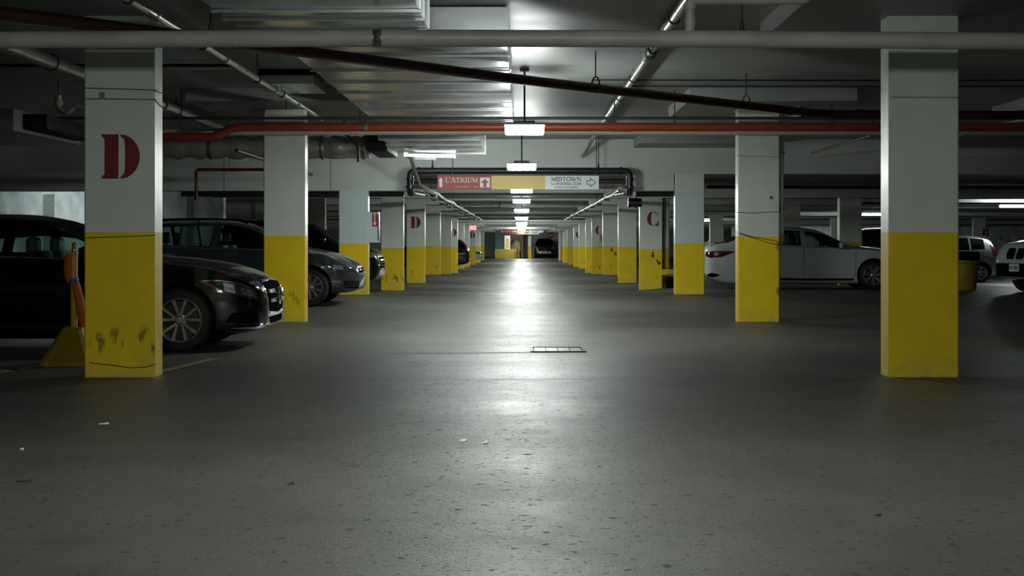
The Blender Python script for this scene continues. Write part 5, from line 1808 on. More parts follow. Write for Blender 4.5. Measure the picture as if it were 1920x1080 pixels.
def sedan_spec(L=4.69, W=1.81, H=1.44, wheel=0.325, axles=(1.03, 3.85), g=0.0, **kw):
    """g shifts the cabin along the car"""
    sp = dict(L=L, W=W, wheel=wheel, axles=axles)
    k = H / 1.44
    sp['zb'] = [(0, 0.36), (0.1, 0.25), (0.6, 0.13), (4.0, 0.125), (L - 0.3, 0.17), (L - 0.05, 0.22), (L, 0.27)]
    sp['belt'] = [(0, 0.62), (0.06, 0.80), (0.25, 0.93 * k), (0.8, 1.005 * k), (1.6, 0.995 * k), (2.6, 0.955 * k), (3.4, 0.92 * k), (4.1, 0.86 * k), (L - 0.25, 0.745 * k), (L - 0.05, 0.64), (L, 0.54)]
    sp['top'] = [(0, 0.68), (0.03, 0.90), (0.07, 1.02 * k), (0.14, 1.065 * k), (0.42, 1.09 * k), (0.80 + g * 0.5, 1.24 * k), (1.2 + g * 0.7, 1.385 * k), (1.75 + g, H), (2.2 + g, 1.43 * k), (2.55 + g, 1.375 * k), (2.95 + g, 1.20 * k), (3.26 + g, 1.04 * k), (3.5 + g * 0.6, 1.0 * k),
                 (3.9, 0.955 * k), (4.25, 0.895 * k), (4.45, 0.83 * k), (4.56, 0.775 * k), (4.63, 0.715 * k), (4.67, 0.64), (L, 0.56)]
    h = W / 2
    sp['w'] = [(0, h * 0.68), (0.04, h * 0.80), (0.2, h * 0.91), (0.6, h * 0.975), (1.2, h), (3.3, h), (4.0, h * 0.99), (4.4, h * 0.925), (4.58, h * 0.81), (4.66, h * 0.68), (L, h * 0.54)]
    sp['edge'] = [(0, 0.55), (0.3, 0.70), (0.5, 0.71), (0.85 + g * 0.5, 0.64), (1.3 + g * 0.7, 0.575), (1.8 + g, 0.56), (2.4 + g, 0.575), (2.8 + g, 0.64), (3.26 + g, 0.725), (3.7, 0.72), (4.3, 0.66), (4.58, 0.56), (L, 0.42)]
    sp['drop'] = [(0, 0.03), (0.5, 0.045), (1.1, 0.065), (2.4 + g, 0.06), (3.2 + g, 0.05), (3.8, 0.06), (4.5, 0.05), (L, 0.02)]
    sp['side_windows'] = [(0.98 + g * 0.6, 1.20 + g * 0.7), (1.24 + g * 0.7, 2.13 + g), (2.24 + g, 3.04 + g)]
    sp['windshield'] = (2.56 + g, 3.24 + g)
    sp['rear_glass'] = (0.47, 1.16 + g * 0.7)
    sp['cabin'] = (0.95, 2.85 + g)
    sp['seats'] = (2.32, 1.35)
    sp.update(kw)
    return sp


# ---- black sedan, big on one side of the picture
M['paint_black'] = paint_mat('black_car_paint', (0.0035, 0.0036, 0.004), seams=((2.04, 0.0), (3.12, 0.10), (1.06, 0.28)), z0=0.30, z1=0.96, rough=0.18)
sp = sedan_spec(axles=(1.0, 3.845), wheel=0.325, rim=0.232, spoke_turn=0.0, g=-0.14)
CX = -2.69 - 4.69
car = Car('sedan', 'black sedan parked beside the pillar with the big D, headrests seen through its windows', sp, (CX, 15.75, fz(-4, 15.75)), 0, 'paint_black')
L = 4.69
car.wheels('double', 5)
car.cabin(light=True)
car.mirrors(2.92, 0.95)
car.handle(2.14, 0.84, 'paint_black')
car.handle(1.18, 0.86, 'paint_black')
car.strip('window_trim', 'alloy', [(0.95, 1.006), (1.6, 0.997), (2.4, 0.97), (3.05, 0.945)], 0.012)
car.strip('sill_trim', 'alloy_dark', [(1.45, 0.27), (2.4, 0.26), (3.35, 0.26)], 0.05)
for sd in (-1, 1):
    d = Vector((-0.62, -sd * 0.78, 0))
    hl = car.patch('headlight', 'lens_dark', [[(L - 0.64, sd * 0.87, 0.71), (L - 0.46, sd * 0.82, 0.625), (L - 0.28, sd * 0.72, 0.565), (L - 0.15, sd * 0.58, 0.53)],
                                              [(L - 0.65, sd * 0.87, 0.735), (L - 0.48, sd * 0.82, 0.74), (L - 0.31, sd * 0.72, 0.705), (L - 0.19, sd * 0.60, 0.635)]], d, 0.006, 0.03, 18, 6)
    car.patch('amber_reflector', 'lens_amber', [[(L - 0.62, sd * 0.87, 0.71), (L - 0.55, sd * 0.85, 0.675), (L - 0.47, sd * 0.83, 0.635)], [(L - 0.62, sd * 0.87, 0.73), (L - 0.57, sd * 0.85, 0.715), (L - 0.50, sd * 0.83, 0.67)]], d, 0.010, 0.0, 8, 3, parent=hl)
    car.patch('lamp_reflector', 'lens_bright', [[(L - 0.43, sd * 0.80, 0.63), (L - 0.34, sd * 0.75, 0.60)], [(L - 0.44, sd * 0.80, 0.71), (L - 0.35, sd * 0.75, 0.695)]], d, 0.010, 0.0, 6, 4, parent=hl)
    car.patch('lamp_reflector', 'lens_clear', [[(L - 0.28, sd * 0.72, 0.59), (L - 0.20, sd * 0.62, 0.565)], [(L - 0.29, sd * 0.72, 0.66), (L - 0.22, sd * 0.62, 0.63)]], d, 0.010, 0.0, 6, 4, parent=hl)
    car.patch('light_strip', 'chrome', [[(L - 0.62, sd * 0.87, 0.728), (L - 0.47, sd * 0.82, 0.730), (L - 0.30, sd * 0.72, 0.695), (L - 0.19, sd * 0.60, 0.625)], [(L - 0.62, sd * 0.87, 0.738), (L - 0.47, sd * 0.82, 0.742), (L - 0.30, sd * 0.72, 0.707), (L - 0.18, sd * 0.60, 0.637)]], d, 0.012, 0.0, 16, 1, parent=hl)
    car.patch('air_intake', 'black_plastic', [[(L - 0.42, sd * 0.80, 0.30), (L - 0.12, sd * 0.60, 0.29)], [(L - 0.34, sd * 0.80, 0.40), (L - 0.16, sd * 0.60, 0.42)]], d, 0.004, 0.02, 10, 4)
    car.patch('taillight', 'lens_red', [[(0.06, sd * 0.62, 0.74), (0.42, sd * 0.86, 0.80)], [(0.06, sd * 0.60, 0.90), (0.45, sd * 0.86, 0.90)]], (0.55, -sd * 0.83, 0), 0.006, 0.03, 10, 4)
    car.patch('bumper_blade', 'chrome', [[(L - 0.36, sd * 0.78, 0.235), (L - 0.15, sd * 0.62, 0.225), (L - 0.08, sd * 0.44, 0.25)], [(L - 0.36, sd * 0.78, 0.245), (L - 0.15, sd * 0.62, 0.25), (L - 0.08, sd * 0.44, 0.275)]], d, 0.02, 0.02, 10, 2)
g = car.patch('grille', 'black_plastic', [[(L, y, 0.375 + 0.06 * abs(y)) for y in (-0.36, -0.2, 0, 0.2, 0.36)], [(L, y, 0.725 - 0.05 * abs(y)) for y in (-0.44, -0.2, 0, 0.2, 0.44)]], (-1, 0, 0), 0.012, 0.03, 16, 6)
for z, w in ((0.61, 0.40), (0.51, 0.37)):
    for sd in (-1, 1):
        car.patch('grille_blade', 'alloy', [[(L, sd * w, z - 0.018), (L, sd * 0.115, z - 0.022)], [(L, sd * w, z + 0.018), (L, sd * 0.115, z + 0.022)]], (-1, 0, 0), 0.030, 0.0, 8, 2, parent=g)
ht = car.bvh.ray_cast(Vector((L + 1, 0, 0.56)), Vector((-1, 0, 0)))[0]
b = MB()
pts = [(ht.x + 0.045, 0.095 * math.cos(a), 0.56 + 0.095 * math.sin(a)) for a in [2 * PI * i / 28 for i in range(29)]]
b.tube(pts, 0.010, 8)
for k in range(3):
    a = PI / 2 + k * 2 * PI / 3
    b.tube([(ht.x + 0.045, 0, 0.56), (ht.x + 0.045, 0.095 * math.cos(a), 0.56 + 0.095 * math.sin(a))], [0.016, 0.005], 6)
b.lathe([(0.0, 0.0), (0.085, 0.0), (0.085, 0.03), (0.0, 0.034)], (ht.x + 0.008, 0, 0.56), 'x', 24)
b.build('badge', 'chrome', g, local=True)
car.patch('grille_frame', 'chrome', [[(L, y, 0.345 + 0.075 * abs(y)) for y in (-0.40, -0.2, 0, 0.2, 0.40)], [(L, y, 0.362 + 0.075 * abs(y)) for y in (-0.40, -0.2, 0, 0.2, 0.40)]], (-1, 0, 0), 0.016, 0.02, 14, 1)
car.patch('lower_intake', 'black_plastic', [[(L, y, 0.27) for y in (-0.34, 0, 0.34)], [(L, y, 0.335) for y in (-0.40, 0, 0.40)]], (-1, 0, 0), 0.006, 0.03, 12, 3)
car.patch('chin_blade', 'chrome', [[(L, y, 0.245) for y in (-0.46, 0, 0.46)], [(L, y, 0.262) for y in (-0.46, 0, 0.46)]], (-1, 0, 0), 0.03, 0.02, 14, 1)

# ---- grey station wagon
M['paint_grey'] = paint_mat('grey_car_paint', (0.050, 0.060, 0.068), seams=((1.62, 0.0), (2.52, 0.0), (3.50, 0.12), (0.98, 0.2)), z0=0.32, z1=0.98, rough=0.25, metal=0.35)


def wagon_spec():
    L, W, H = 4.53, 1.78, 1.475
    h = W / 2
    sp = dict(L=L, W=W, wheel=0.316, rim=0.215, axles=(1.13, 3.72), spoke_turn=0.33)
    sp['zb'] = [(0, 0.36), (0.1, 0.26), (0.6, 0.21), (4.0, 0.2), (L - 0.25, 0.215), (L - 0.06, 0.25), (L, 0.32)]
    sp['belt'] = [(0, 0.60), (0.05, 0.85), (0.3, 0.99), (1.2, 0.99), (2.4, 0.965), (3.3, 0.925), (4.0, 0.85), (L - 0.3, 0.73), (L - 0.06, 0.60), (L, 0.50)]
    sp['top'] = [(0, 0.66), (0.03, 0.92), (0.08, 1.05), (0.22, 1.22), (0.40, 1.37), (0.62, 1.425), (1.4, 1.465), (2.0, H), (2.4, 1.455), (2.68, 1.39), (3.06, 1.20), (3.38, 1.045), (3.65, 0.985), (4.05, 0.90), (4.33, 0.795), (4.46, 0.70), (4.51, 0.60), (L, 0.54)]
    sp['w'] = [(0, h * 0.72), (0.05, h * 0.84), (0.25, h * 0.94), (0.7, h * 0.985), (1.3, h), (3.2, h), (3.85, h * 0.985), (4.25, h * 0.88), (4.43, h * 0.74), (4.5, h * 0.62), (L, h * 0.5)]
    sp['edge'] = [(0, 0.55), (0.15, 0.66), (0.45, 0.60), (1.0, 0.585), (2.0, 0.585), (2.6, 0.60), (3.0, 0.65), (3.52, 0.71), (3.85, 0.68), (4.2, 0.60), (L, 0.40)]
    sp['drop'] = [(0, 0.03), (0.4, 0.055), (1.3, 0.06), (2.6, 0.06), (3.45, 0.05), (4.0, 0.06), (4.4, 0.05), (L, 0.02)]
    sp['side_windows'] = [(0.50, 1.02), (1.08, 1.60), (1.63, 1.78) if False else (1.66, 2.46), (2.56, 3.24)]
    sp['side_windows'] = [(0.50, 0.98), (1.05, 1.46), (1.50, 2.02), (2.16, 3.12)]
    sp['windshield'] = (2.68, 3.36)
    sp['rear_glass'] = (0.12, 0.42)
    sp['cabin'] = (0.6, 2.95)
    sp['seats'] = (2.20, 1.30)
    return sp


sp = wagon_spec()
CXW = -2.80 - 4.53
car = Car('station_wagon', 'dark grey station wagon with roof rails parked behind the black sedan', sp, (CXW, 25.42, fz(-5, 25.42)), 0, 'paint_grey')
L = 4.53
car.wheels('double', 5)
car.cabin()
car.mirrors(3.12, 0.95)
car.handle(2.24, 0.87, 'chrome')
car.handle(1.22, 0.88, 'chrome')
car.strip('window_trim', 'alloy', [(0.56, 1.0), (1.4, 0.995), (2.4, 0.972), (3.26, 0.935)], 0.012)
for sd in (-1, 1):
    pts = [(0.50, sd * 0.60, 1.40), (0.62, sd * 0.60, 1.455), (1.3, sd * 0.60, 1.482), (2.0, sd * 0.60, 1.488), (2.45, sd * 0.61, 1.462), (2.62, sd * 0.615, 1.41)]
    MB().tube(pts, 0.016, 8).build('roof_rail', 'black_plastic', car.t, local=True)
    d = Vector((-0.62, -sd * 0.78, 0))
    hl = car.patch('headlight', 'lens_dark', [[(L - 0.62, sd * 0.84, 0.70), (L - 0.44, sd * 0.78, 0.60), (L - 0.24, sd * 0.66, 0.575), (L - 0.10, sd * 0.50, 0.575)], [(L - 0.62, sd * 0.84, 0.765), (L - 0.46, sd * 0.78, 0.765), (L - 0.28, sd * 0.66, 0.70), (L - 0.12, sd * 0.50, 0.635)]], d, 0.006, 0.03, 16, 6)
    car.patch('lamp_reflector', 'lens_bright', [[(L - 0.46, sd * 0.78, 0.625), (L - 0.30, sd * 0.70, 0.61)], [(L - 0.47, sd * 0.78, 0.70), (L - 0.31, sd * 0.70, 0.68)]], d, 0.010, 0.0, 6, 4, parent=hl)
    car.patch('light_strip', 'chrome', [[(L - 0.46, sd * 0.78, 0.60), (L - 0.24, sd * 0.66, 0.578), (L - 0.12, sd * 0.52, 0.58)], [(L - 0.46, sd * 0.78, 0.612), (L - 0.24, sd * 0.66, 0.59), (L - 0.12, sd * 0.52, 0.592)]], d, 0.010, 0.0, 10, 1, parent=hl)
    car.patch('amber_marker', 'lens_amber', [[(L - 0.52, sd * 0.82, 0.395), (L - 0.32, sd * 0.74, 0.385)], [(L - 0.53, sd * 0.82, 0.43), (L - 0.31, sd * 0.74, 0.42)]], d, 0.006, 0.01, 8, 2)
    car.patch('side_intake', 'black_plastic', [[(L - 0.26, sd * 0.70, 0.30), (L - 0.06, sd * 0.44, 0.28)], [(L - 0.30, sd * 0.70, 0.42), (L - 0.07, sd * 0.44, 0.42)]], d, 0.004, 0.02, 10, 5)
    for z in (0.33, 0.365, 0.40):
        car.patch('intake_slat', 'alloy_dark', [[(L - 0.27, sd * 0.70, z - 0.006), (L - 0.06, sd * 0.44, z - 0.006)], [(L - 0.27, sd * 0.70, z + 0.006), (L - 0.06, sd * 0.44, z + 0.006)]], d, 0.012, 0.0, 8, 1)
    car.patch('taillight', 'lens_red', [[(0.06, sd * 0.62, 0.78), (0.36, sd * 0.86, 0.82)], [(0.06, sd * 0.60, 0.94), (0.40, sd * 0.86, 0.96)]], (0.55, -sd * 0.83, 0), 0.006, 0.03, 10, 4)
g = car.patch('grille', 'black_plastic', [[(L, y, 0.555) for y in (-0.42, 0, 0.42)], [(L, y, 0.635) for y in (-0.42, 0, 0.42)]], (-1, 0, 0), 0.006, 0.03, 12, 3)
car.patch('grille_strip', 'chrome', [[(L, y, 0.60) for y in (-0.42, 0, 0.42)], [(L, y, 0.615) for y in (-0.42, 0, 0.42)]], (-1, 0, 0), 0.014, 0.0, 12, 1, parent=g)
ht = car.bvh.ray_cast(Vector((L + 1, 0, 0.60)), Vector((-1, 0, 0)))[0]
b = MB()
b.lathe([(0.0, 0.0), (0.062, 0.0), (0.062, 0.02), (0.052, 0.022), (0.0, 0.015)], (ht.x + 0.006, 0, 0.60), 'x', 24)
b.tube([(ht.x + 0.03, -0.035, 0.64), (ht.x + 0.03, -0.012, 0.565), (ht.x + 0.03, 0, 0.60), (ht.x + 0.03, 0.012, 0.565), (ht.x + 0.03, 0.035, 0.64)], 0.005, 5)
b.build('badge', 'chrome', g, local=True)

# ---- white sedan, tail to the lane
M['paint_white'] = paint_mat('white_car_paint', (0.56, 0.60, 0.61), seams=((2.18, 0.0), (3.30, 0.06), (1.18, 0.28)), z0=0.30, z1=0.93, rough=0.22)
sp = sedan_spec(L=4.69, W=1.80, H=1.415, wheel=0.32, axles=(1.06, 3.74), rim=0.225, spoke_turn=0.1, g=0.0)
car = Car('sedan', 'white sedan parked nose in behind the two pillars, red tail light towards the lane', sp, (4.16, 33.2, fz(6, 33.2)), 0, 'paint_white', glass='glass_mid')
car.wheels('twist', 7, 'alloy')
car.cabin()
car.mirrors(2.98, 0.92)
car.handle(2.30, 0.80, 'paint_white')
car.handle(1.28, 0.82, 'paint_white')
car.strip('window_trim', 'dark_trim', [(1.0, 0.99), (1.7, 0.98), (2.5, 0.946), (3.1, 0.92)], 0.010)
car.strip('sill_trim', 'dark_trim', [(1.45, 0.235), (2.4, 0.225), (3.3, 0.225)], 0.05)
L = 4.69
for sd in (-1, 1):
    d = Vector((0.66, -sd * 0.75, 0))
    tl = car.patch('taillight', 'lens_red', [[(0.03, sd * 0.52, 0.755), (0.14, sd * 0.70, 0.705), (0.36, sd * 0.83, 0.73), (0.60, sd * 0.88, 0.835)], [(0.06, sd * 0.50, 0.85), (0.17, sd * 0.70, 0.86), (0.36, sd * 0.83, 0.865), (0.62, sd * 0.88, 0.855)]], d, 0.008, 0.03, 16, 5)
    car.patch('reversing_lens', 'lens_bright', [[(0.22, sd * 0.75, 0.76), (0.30, sd * 0.80, 0.765)], [(0.22, sd * 0.75, 0.835), (0.30, sd * 0.80, 0.835)]], d, 0.012, 0.0, 5, 3, parent=tl)
    car.patch('fog_recess', 'black_plastic', [[(0.05, sd * 0.62, 0.285), (0.14, sd * 0.74, 0.265), (0.29, sd * 0.82, 0.30)], [(0.05, sd * 0.62, 0.33), (0.16, sd * 0.74, 0.375), (0.29, sd * 0.82, 0.335)]], d, 0.004, 0.02, 10, 4)
    d = Vector((-0.62, -sd * 0.78, 0))
    hl = car.patch('headlight', 'lens_clear', [[(L - 0.66, sd * 0.85, 0.68), (L - 0.40, sd * 0.76, 0.61), (L - 0.15, sd * 0.54, 0.60)], [(L - 0.68, sd * 0.85, 0.725), (L - 0.40, sd * 0.76, 0.70), (L - 0.17, sd * 0.54, 0.655)]], d, 0.006, 0.03, 14, 5)
    car.patch('air_intake', 'black_plastic', [[(L - 0.36, sd * 0.78, 0.28), (L - 0.12, sd * 0.56, 0.27)], [(L - 0.34, sd * 0.78, 0.38), (L - 0.14, sd * 0.56, 0.38)]], d, 0.004, 0.02, 8, 4)
car.patch('boot_spoiler', 'paint_white', [[(0.10, y, 1.04) for y in (-0.66, 0, 0.66)], [(0.19, y, 1.06) for y in (-0.68, 0, 0.68)]], (0.1, 0, -1), 0.03, 0.01, 12, 3)
car.plate(0, 0.76, rear=True)
car.patch('grille', 'black_plastic', [[(L, y, 0.50) for y in (-0.36, 0, 0.36)], [(L, y, 0.62) for y in (-0.42, 0, 0.42)]], (-1, 0, 0), 0.006, 0.03, 12, 3)


# ---- simpler cars further away
def suv_spec(L=4.6, W=1.88, H=1.68, wheel=0.36, axles=None, hood=1.05, front=1.0):
    h = W / 2
    ax = axles or (0.95, L - 0.92)
    sp = dict(L=L, W=W, wheel=wheel, rim=wheel * 0.68, axles=ax, arch=0.06)
    k = H
    sp['zb'] = [(0, 0.45), (0.1, 0.34), (0.6, 0.26), (L - 0.5, 0.25), (L - 0.1, 0.32), (L, 0.42)]
    sp['belt'] = [(0, 0.75), (0.05, 0.98), (0.3, 1.10), (1.5, 1.10), (L * 0.72, hood), (L - 0.5, hood - 0.09), (L - 0.1, 0.82), (L, 0.66)]
    sp['top'] = [(0, 0.80), (0.03, 1.02), (0.08, 1.15), (0.28, k - 0.26), (0.48, k - 0.08), (0.9, k - 0.02), (1.8, k), (L * 0.54, k - 0.03), (L * 0.62, k - 0.14), (L * 0.74, hood + 0.13), (L * 0.78, hood + 0.07), (L - 0.45, hood - 0.03), (L - 0.14, 0.92 * hood), (L - 0.04, 0.84), (L, 0.72)]
    sp['w'] = [(0, h * 0.78), (0.05, h * 0.88), (0.25, h * 0.96), (0.8, h), (L - 1.0, h), (L - 0.45, h * 0.95), (L - 0.14, h * 0.84), (L - 0.04, h * 0.74), (L, h * 0.62)]
    sp['edge'] = [(0, 0.6), (0.2, 0.68), (0.5, 0.64), (1.5, 0.63), (L * 0.55, 0.65), (L * 0.74, 0.75), (L - 0.4, 0.68), (L, 0.5)]
    sp['drop'] = [(0, 0.03), (0.5, 0.06), (L * 0.55, 0.06), (L * 0.74, 0.05), (L - 0.4, 0.06), (L, 0.02)]
    sp['side_windows'] = [(0.55, 1.15), (1.22, 2.05), (2.14, L * 0.71)]
    sp['windshield'] = (L * 0.60, L * 0.745)
    sp['rear_glass'] = (0.10, 0.44)
    sp['cabin'] = (0.7, L * 0.62)
    sp['seats'] = (L * 0.48, L * 0.27)
    return sp


def simple_lights(car, front_mt='lens_clear', tail=True, zf=0.76, zt=0.98, belt=None):
    L, W = car.sp['L'], car.sp['W']
    h = W / 2
    for sd in (-1, 1):
        d = Vector((-0.66, -sd * 0.75, 0))
        car.patch('headlight', front_mt, [[(L - 0.5, sd * h * 0.94, zf - 0.02), (L - 0.12, sd * h * 0.62, zf - 0.05)], [(L - 0.52, sd * h * 0.94, zf + 0.10), (L - 0.14, sd * h * 0.62, zf + 0.07)]], d, 0.008, 0.03, 10, 4)
        if tail:
            car.patch('taillight', 'lens_red', [[(0.05, sd * h * 0.72, zt - 0.12), (0.34, sd * h * 0.95, zt - 0.08)], [(0.08, sd * h * 0.70, zt + 0.06), (0.36, sd * h * 0.95, zt + 0.08)]], (0.6, -sd * 0.8, 0), 0.008, 0.03, 8, 4)


M['paint_dark'] = paint_mat('dark_suv_paint', (0.006, 0.007, 0.008), seams=((2.1, 0), (3.2, 0.05)), z0=0.35, z1=1.08)
sp = suv_spec(L=3.75, H=1.64)
c = Car('suv', 'black SUV behind the station wagon, its chrome nose glimpsed past the bluish pillar', sp, (-3.05 - 3.75, 31.55, fz(-5, 31.5)), 0, 'paint_dark', glass='glass_dark')
c.wheels('plain', 6)
c.cabin(seats=False)
c.mirrors(2.6, 1.08)
simple_lights(c, 'lens_bright', zf=0.84)
g = c.patch('grille', 'black_plastic', [[(3.75, y, 0.56) for y in (-0.45, 0, 0.45)], [(3.75, y, 0.80) for y in (-0.5, 0, 0.5)]], (-1, 0, 0), 0.008, 0.03, 10, 4)
for z in (0.62, 0.68, 0.74):
    c.patch('grille_bar', 'chrome', [[(3.75, y, z - 0.012) for y in (-0.45, 0, 0.45)], [(3.75, y, z + 0.012) for y in (-0.45, 0, 0.45)]], (-1, 0, 0), 0.018, 0.0, 10, 1, parent=g)
c.patch('bumper_bar', 'alloy', [[(3.75, y, 0.40) for y in (-0.6, 0, 0.6)], [(3.75, y, 0.50) for y in (-0.6, 0, 0.6)]], (-1, 0, 0), 0.014, 0.02, 10, 2)

# silver hatchback facing away from the lane
M['paint_silver'] = paint_mat('silver_car_paint', (0.34, 0.37, 0.40), seams=((1.42, 0.1), (2.5, 0.0), (0.55, 0.25)), z0=0.32, z1=0.98, rough=0.25, metal=0.5)


def hatch_spec(L=4.05, W=1.72, H=1.49):
    h = W / 2
    sp = dict(L=L, W=W, wheel=0.305, rim=0.20, axles=(0.72, 3.22))
    sp['zb'] = [(0, 0.40), (0.1, 0.28), (0.5, 0.21), (3.6, 0.2), (L - 0.1, 0.24), (L, 0.34)]
    sp['belt'] = [(0, 0.66), (0.08, 0.86), (0.35, 1.02), (1.0, 1.0), (2.2, 0.95), (3.0, 0.90), (3.6, 0.78), (L - 0.08, 0.62), (L, 0.52)]
    sp['top'] = [(0, 0.70), (0.04, 0.86), (0.12, 1.02), (0.26, 1.26), (0.40, 1.40), (0.6, 1.445), (1.2, H), (1.7, 1.475), (2.15, 1.39), (2.7, 1.13), (2.98, 1.01), (3.3, 0.93), (3.7, 0.80), (3.95, 0.66), (L, 0.56)]
    sp['w'] = [(0, h * 0.70), (0.06, h * 0.84), (0.3, h * 0.96), (0.8, h), (3.0, h), (3.6, h * 0.93), (3.95, h * 0.74), (L, h * 0.55)]
    sp['edge'] = [(0, 0.5), (0.2, 0.60), (0.5, 0.57), (1.5, 0.555), (2.1, 0.58), (2.98, 0.68), (3.5, 0.62), (L, 0.42)]
    sp['drop'] = [(0, 0.03), (0.5, 0.06), (2.0, 0.06), (2.95, 0.05), (3.5, 0.06), (L, 0.02)]
    sp['side_windows'] = [(0.56, 0.98), (1.04, 1.75), (1.84, 2.80)]
    sp['windshield'] = (2.16, 2.96)
    sp['rear_glass'] = (0.14, 0.42)
    sp['cabin'] = (0.6, 2.4)
    sp['seats'] = (1.75, 0.95)
    return sp


sp = hatch_spec()
c = Car('hatchback', 'silver hatchback with a tall red tail light beside the yellow bin', sp, (14.95, 45.5, fz(12, 45.5)), PI, 'paint_silver', glass='glass_dark')
c.wheels('plain', 6)
c.cabin(seats=False)
c.mirrors(2.75, 0.95)
c.handle(1.52, 0.88, 'chrome')
c.handle(0.66, 0.90, 'chrome')
for sd in (-1, 1):
    c.patch('taillight', 'lens_red', [[(0.10, sd * 0.60, 0.82), (0.16, sd * 0.78, 0.80), (0.2, sd * 0.83, 0.86)], [(0.16, sd * 0.62, 1.0), (0.26, sd * 0.74, 1.02), (0.34, sd * 0.80, 1.06)], [(0.26, sd * 0.6, 1.16), (0.34, sd * 0.64, 1.18), (0.40, sd * 0.68, 1.2)]], (0.5, -sd * 0.86, 0), 0.012, 0.03, 8, 6)
    c.patch('headlight', 'lens_clear', [[(3.5, sd * 0.80, 0.68), (3.9, sd * 0.56, 0.62)], [(3.35, sd * 0.8, 0.80), (3.88, sd * 0.56, 0.72)]], (-0.66, -sd * 0.75, 0), 0.006, 0.03, 8, 4)
    c.patch('reflector', 'lens_red', [[(0.08, sd * 0.66, 0.42), (0.2, sd * 0.78, 0.42)], [(0.08, sd * 0.66, 0.46), (0.2, sd * 0.78, 0.46)]], (0.6, -sd * 0.8, 0), 0.006, 0.01, 5, 2)
c.patch('roof_spoiler', 'paint_silver', [[(0.22, y, 1.40) for y in (-0.5, 0, 0.5)], [(0.5, y, 1.44) for y in (-0.54, 0, 0.54)]], (0, 0, -1), 0.05, -0.02, 10, 4)

# white SUV with twin oval grilles and black lower cladding
M['paint_white_suv'] = paint_mat('white_suv_paint', (0.46, 0.49, 0.50), seams=((2.1, 0), (3.2, 0.05)), z0=0.35, z1=1.05)
sp = suv_spec(L=4.5, W=1.84, H=1.63, wheel=0.35, hood=1.12)
ang = math.radians(198)
fx, fy = 10.12, 29.55
c = Car('suv', 'white SUV with twin black oval grilles and dark cladding, cut by the picture edge', sp, (fx - 4.5 * math.cos(ang), fy - 4.5 * math.sin(ang), fz(12, 30.5)), ang, 'paint_white_suv', glass='glass_dark')
c.wheels('plain', 5)
c.cabin(seats=False)
c.mirrors(3.2, 1.05)
simple_lights(c, 'lens_clear', zf=0.80)
L = 4.5
clad = c.patch('bumper_cladding', 'black_plastic', [[(L, y, 0.34) for y in (-0.62, -0.3, 0, 0.3, 0.62)], [(L, y, 0.46) for y in (-0.74, -0.3, 0, 0.3, 0.74)], [(L, y, 0.62) for y in (-0.60, -0.4, 0, 0.4, 0.60)]], (-1, 0, 0), 0.012, 0.03, 18, 6)
for sd in (-1, 1):
    c.patch('kidney_grille', 'black_plastic', [[(L, sd * 0.05, 0.71), (L, sd * 0.25, 0.715)], [(L, sd * 0.035, 0.81), (L, sd * 0.29, 0.82)], [(L, sd * 0.06, 0.92), (L, sd * 0.26, 0.92)]], (-1, 0, 0), 0.012, 0.02, 8, 6)
    c.patch('kidney_frame', 'chrome', [[(L, sd * 0.035, 0.695), (L, sd * 0.265, 0.70)], [(L, sd * 0.018, 0.81), (L, sd * 0.305, 0.82)], [(L, sd * 0.045, 0.935), (L, sd * 0.275, 0.935)]], (-1, 0, 0), 0.008, 0.02, 8, 6)
    c.patch('fog_light', 'lens_clear', [[(L - 0.2, sd * 0.50, 0.44), (L - 0.2, sd * 0.68, 0.44)], [(L - 0.2, sd * 0.50, 0.53), (L - 0.2, sd * 0.68, 0.53)]], (-0.8, -sd * 0.6, 0), 0.02, 0.02, 5, 3)
    c.patch('side_cladding', 'black_plastic', [[(1.35, sd * 0.9, 0.28), (3.1, sd * 0.9, 0.28)], [(1.35, sd * 0.9, 0.42), (3.1, sd * 0.9, 0.42)]], (0, -sd, 0), 0.012, 0.02, 12, 3)
p = c.plate(4.5, 0.53, w=0.31)
x_ = max(v.co.x for v in p.data.vertices)
b = MB()
for k in range(7):
    if k != 2:
        b.box(x_, x_ + 0.002, -0.125 + k * 0.036, -0.101 + k * 0.036, 0.495, 0.565)
b.build('plate_marks', 'sign_ink', p, local=True, smooth=False)

# dark cars deep in the far bay
sp = suv_spec(L=4.8, H=1.76)
c = Car('suv', 'dark SUV seen over the bonnet and roof of the white sedan', sp, (9.9 + 4.8, 50.6, fz(12, 50.6)), PI, 'paint_dark', glass='glass_dark')
c.wheels('plain', 6)
simple_lights(c)
c.mirrors(3.4, 1.08)
M['paint_dark_sedan'] = paint_mat('dark_sedan_paint', (0.012, 0.014, 0.016), seams=((2.2, 0), (3.3, 0.05)))
sp = sedan_spec(H=1.47)
c = Car('sedan', 'dark sedan behind the white SUV, below the pillar with the B', sp, (19.0 + 4.69, 58.0, fz(20, 58)), PI, 'paint_dark_sedan', glass='glass_dark')
c.wheels('plain', 6)
simple_lights(c, zf=0.62, zt=0.84)
sp = suv_spec(L=4.6, H=1.66)
c = Car('suv', 'black SUV backed to the lane far along it, red tail light showing', sp, (-2.68, 74.5, fz(-4, 74.5)), PI, 'paint_dark', glass='glass_dark')
c.wheels('plain', 6)
simple_lights(c, zt=1.05)
c.patch('bumper_trim', 'alloy', [[(0, y, 0.52) for y in (-0.7, 0, 0.7)], [(0, y, 0.58) for y in (-0.7, 0, 0.7)]], (1, 0, 0), 0.01, 0.02, 8, 2)
M['paint_white_far'] = paint_mat('bright_white_paint', (0.66, 0.70, 0.70), seams=((2.1, 0),))
sp = suv_spec(L=4.4, H=1.6, hood=1.0)
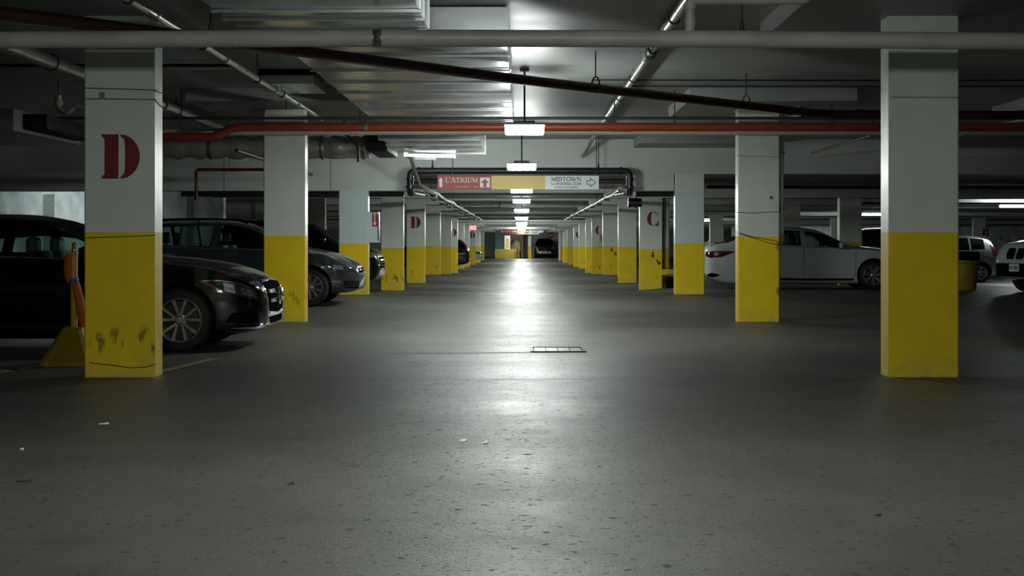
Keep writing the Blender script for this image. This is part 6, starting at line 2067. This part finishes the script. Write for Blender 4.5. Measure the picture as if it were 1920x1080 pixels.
c = Car('suv', 'white car nose poking into the lane beyond the black SUV tail', sp, (-2.78 - 4.4, 101.0, fz(-4, 101)), 0, 'paint_white_far', glass='glass_dark')
c.wheels('plain', 6)
simple_lights(c, 'lens_dark')
c.patch('grille', 'black_plastic', [[(4.4, y, 0.56) for y in (-0.4, 0, 0.4)], [(4.4, y, 0.76) for y in (-0.46, 0, 0.46)]], (-1, 0, 0), 0.012, 0.02, 8, 3)
c.patch('side_intake', 'black_plastic', [[(4.4, -0.7, 0.42), (4.4, 0.7, 0.42)], [(4.4, -0.7, 0.5), (4.4, 0.7, 0.5)]], (-1, 0, 0), 0.012, 0.02, 8, 3)
sp = suv_spec(L=5.2, W=2.0, H=1.86, wheel=0.39, hood=1.16)
c = Car('pickup_truck', 'dark pickup truck facing down the lane at its far end below the round sign', sp, (2.15, 133.5 + 5.2, fz(2, 134)), -PI / 2, 'paint_dark', glass='glass_dark', cat='truck')
c.wheels('plain', 6)
simple_lights(c, 'lens_bright', zf=0.92)
g = c.patch('grille', 'black_plastic', [[(5.2, y, 0.72) for y in (-0.58, 0, 0.58)], [(5.2, y, 0.98) for y in (-0.62, 0, 0.62)]], (-1, 0, 0), 0.012, 0.03, 10, 4)
c.patch('badge', 'chrome', [[(5.2, -0.11, 0.83), (5.2, 0.11, 0.83)], [(5.2, -0.11, 0.89), (5.2, 0.11, 0.89)]], (-1, 0, 0), 0.02, 0.0, 5, 2, parent=g)
c.patch('bumper', 'chrome', [[(5.2, y, 0.44) for y in (-0.85, -0.4, 0, 0.4, 0.85)], [(5.2, y, 0.60) for y in (-0.85, -0.4, 0, 0.4, 0.85)]], (-1, 0, 0), 0.03, 0.03, 12, 3)
c.patch('bumper_opening', 'black_plastic', [[(5.2, y, 0.48) for y in (-0.4, 0, 0.4)], [(5.2, y, 0.54) for y in (-0.4, 0, 0.4)]], (-1, 0, 0), 0.036, 0.0, 8, 2)
c.mirrors(3.6, 1.2)
for m_ in list(bpy.data.materials):
    if m_.users == 0:
        bpy.data.materials.remove(m_)
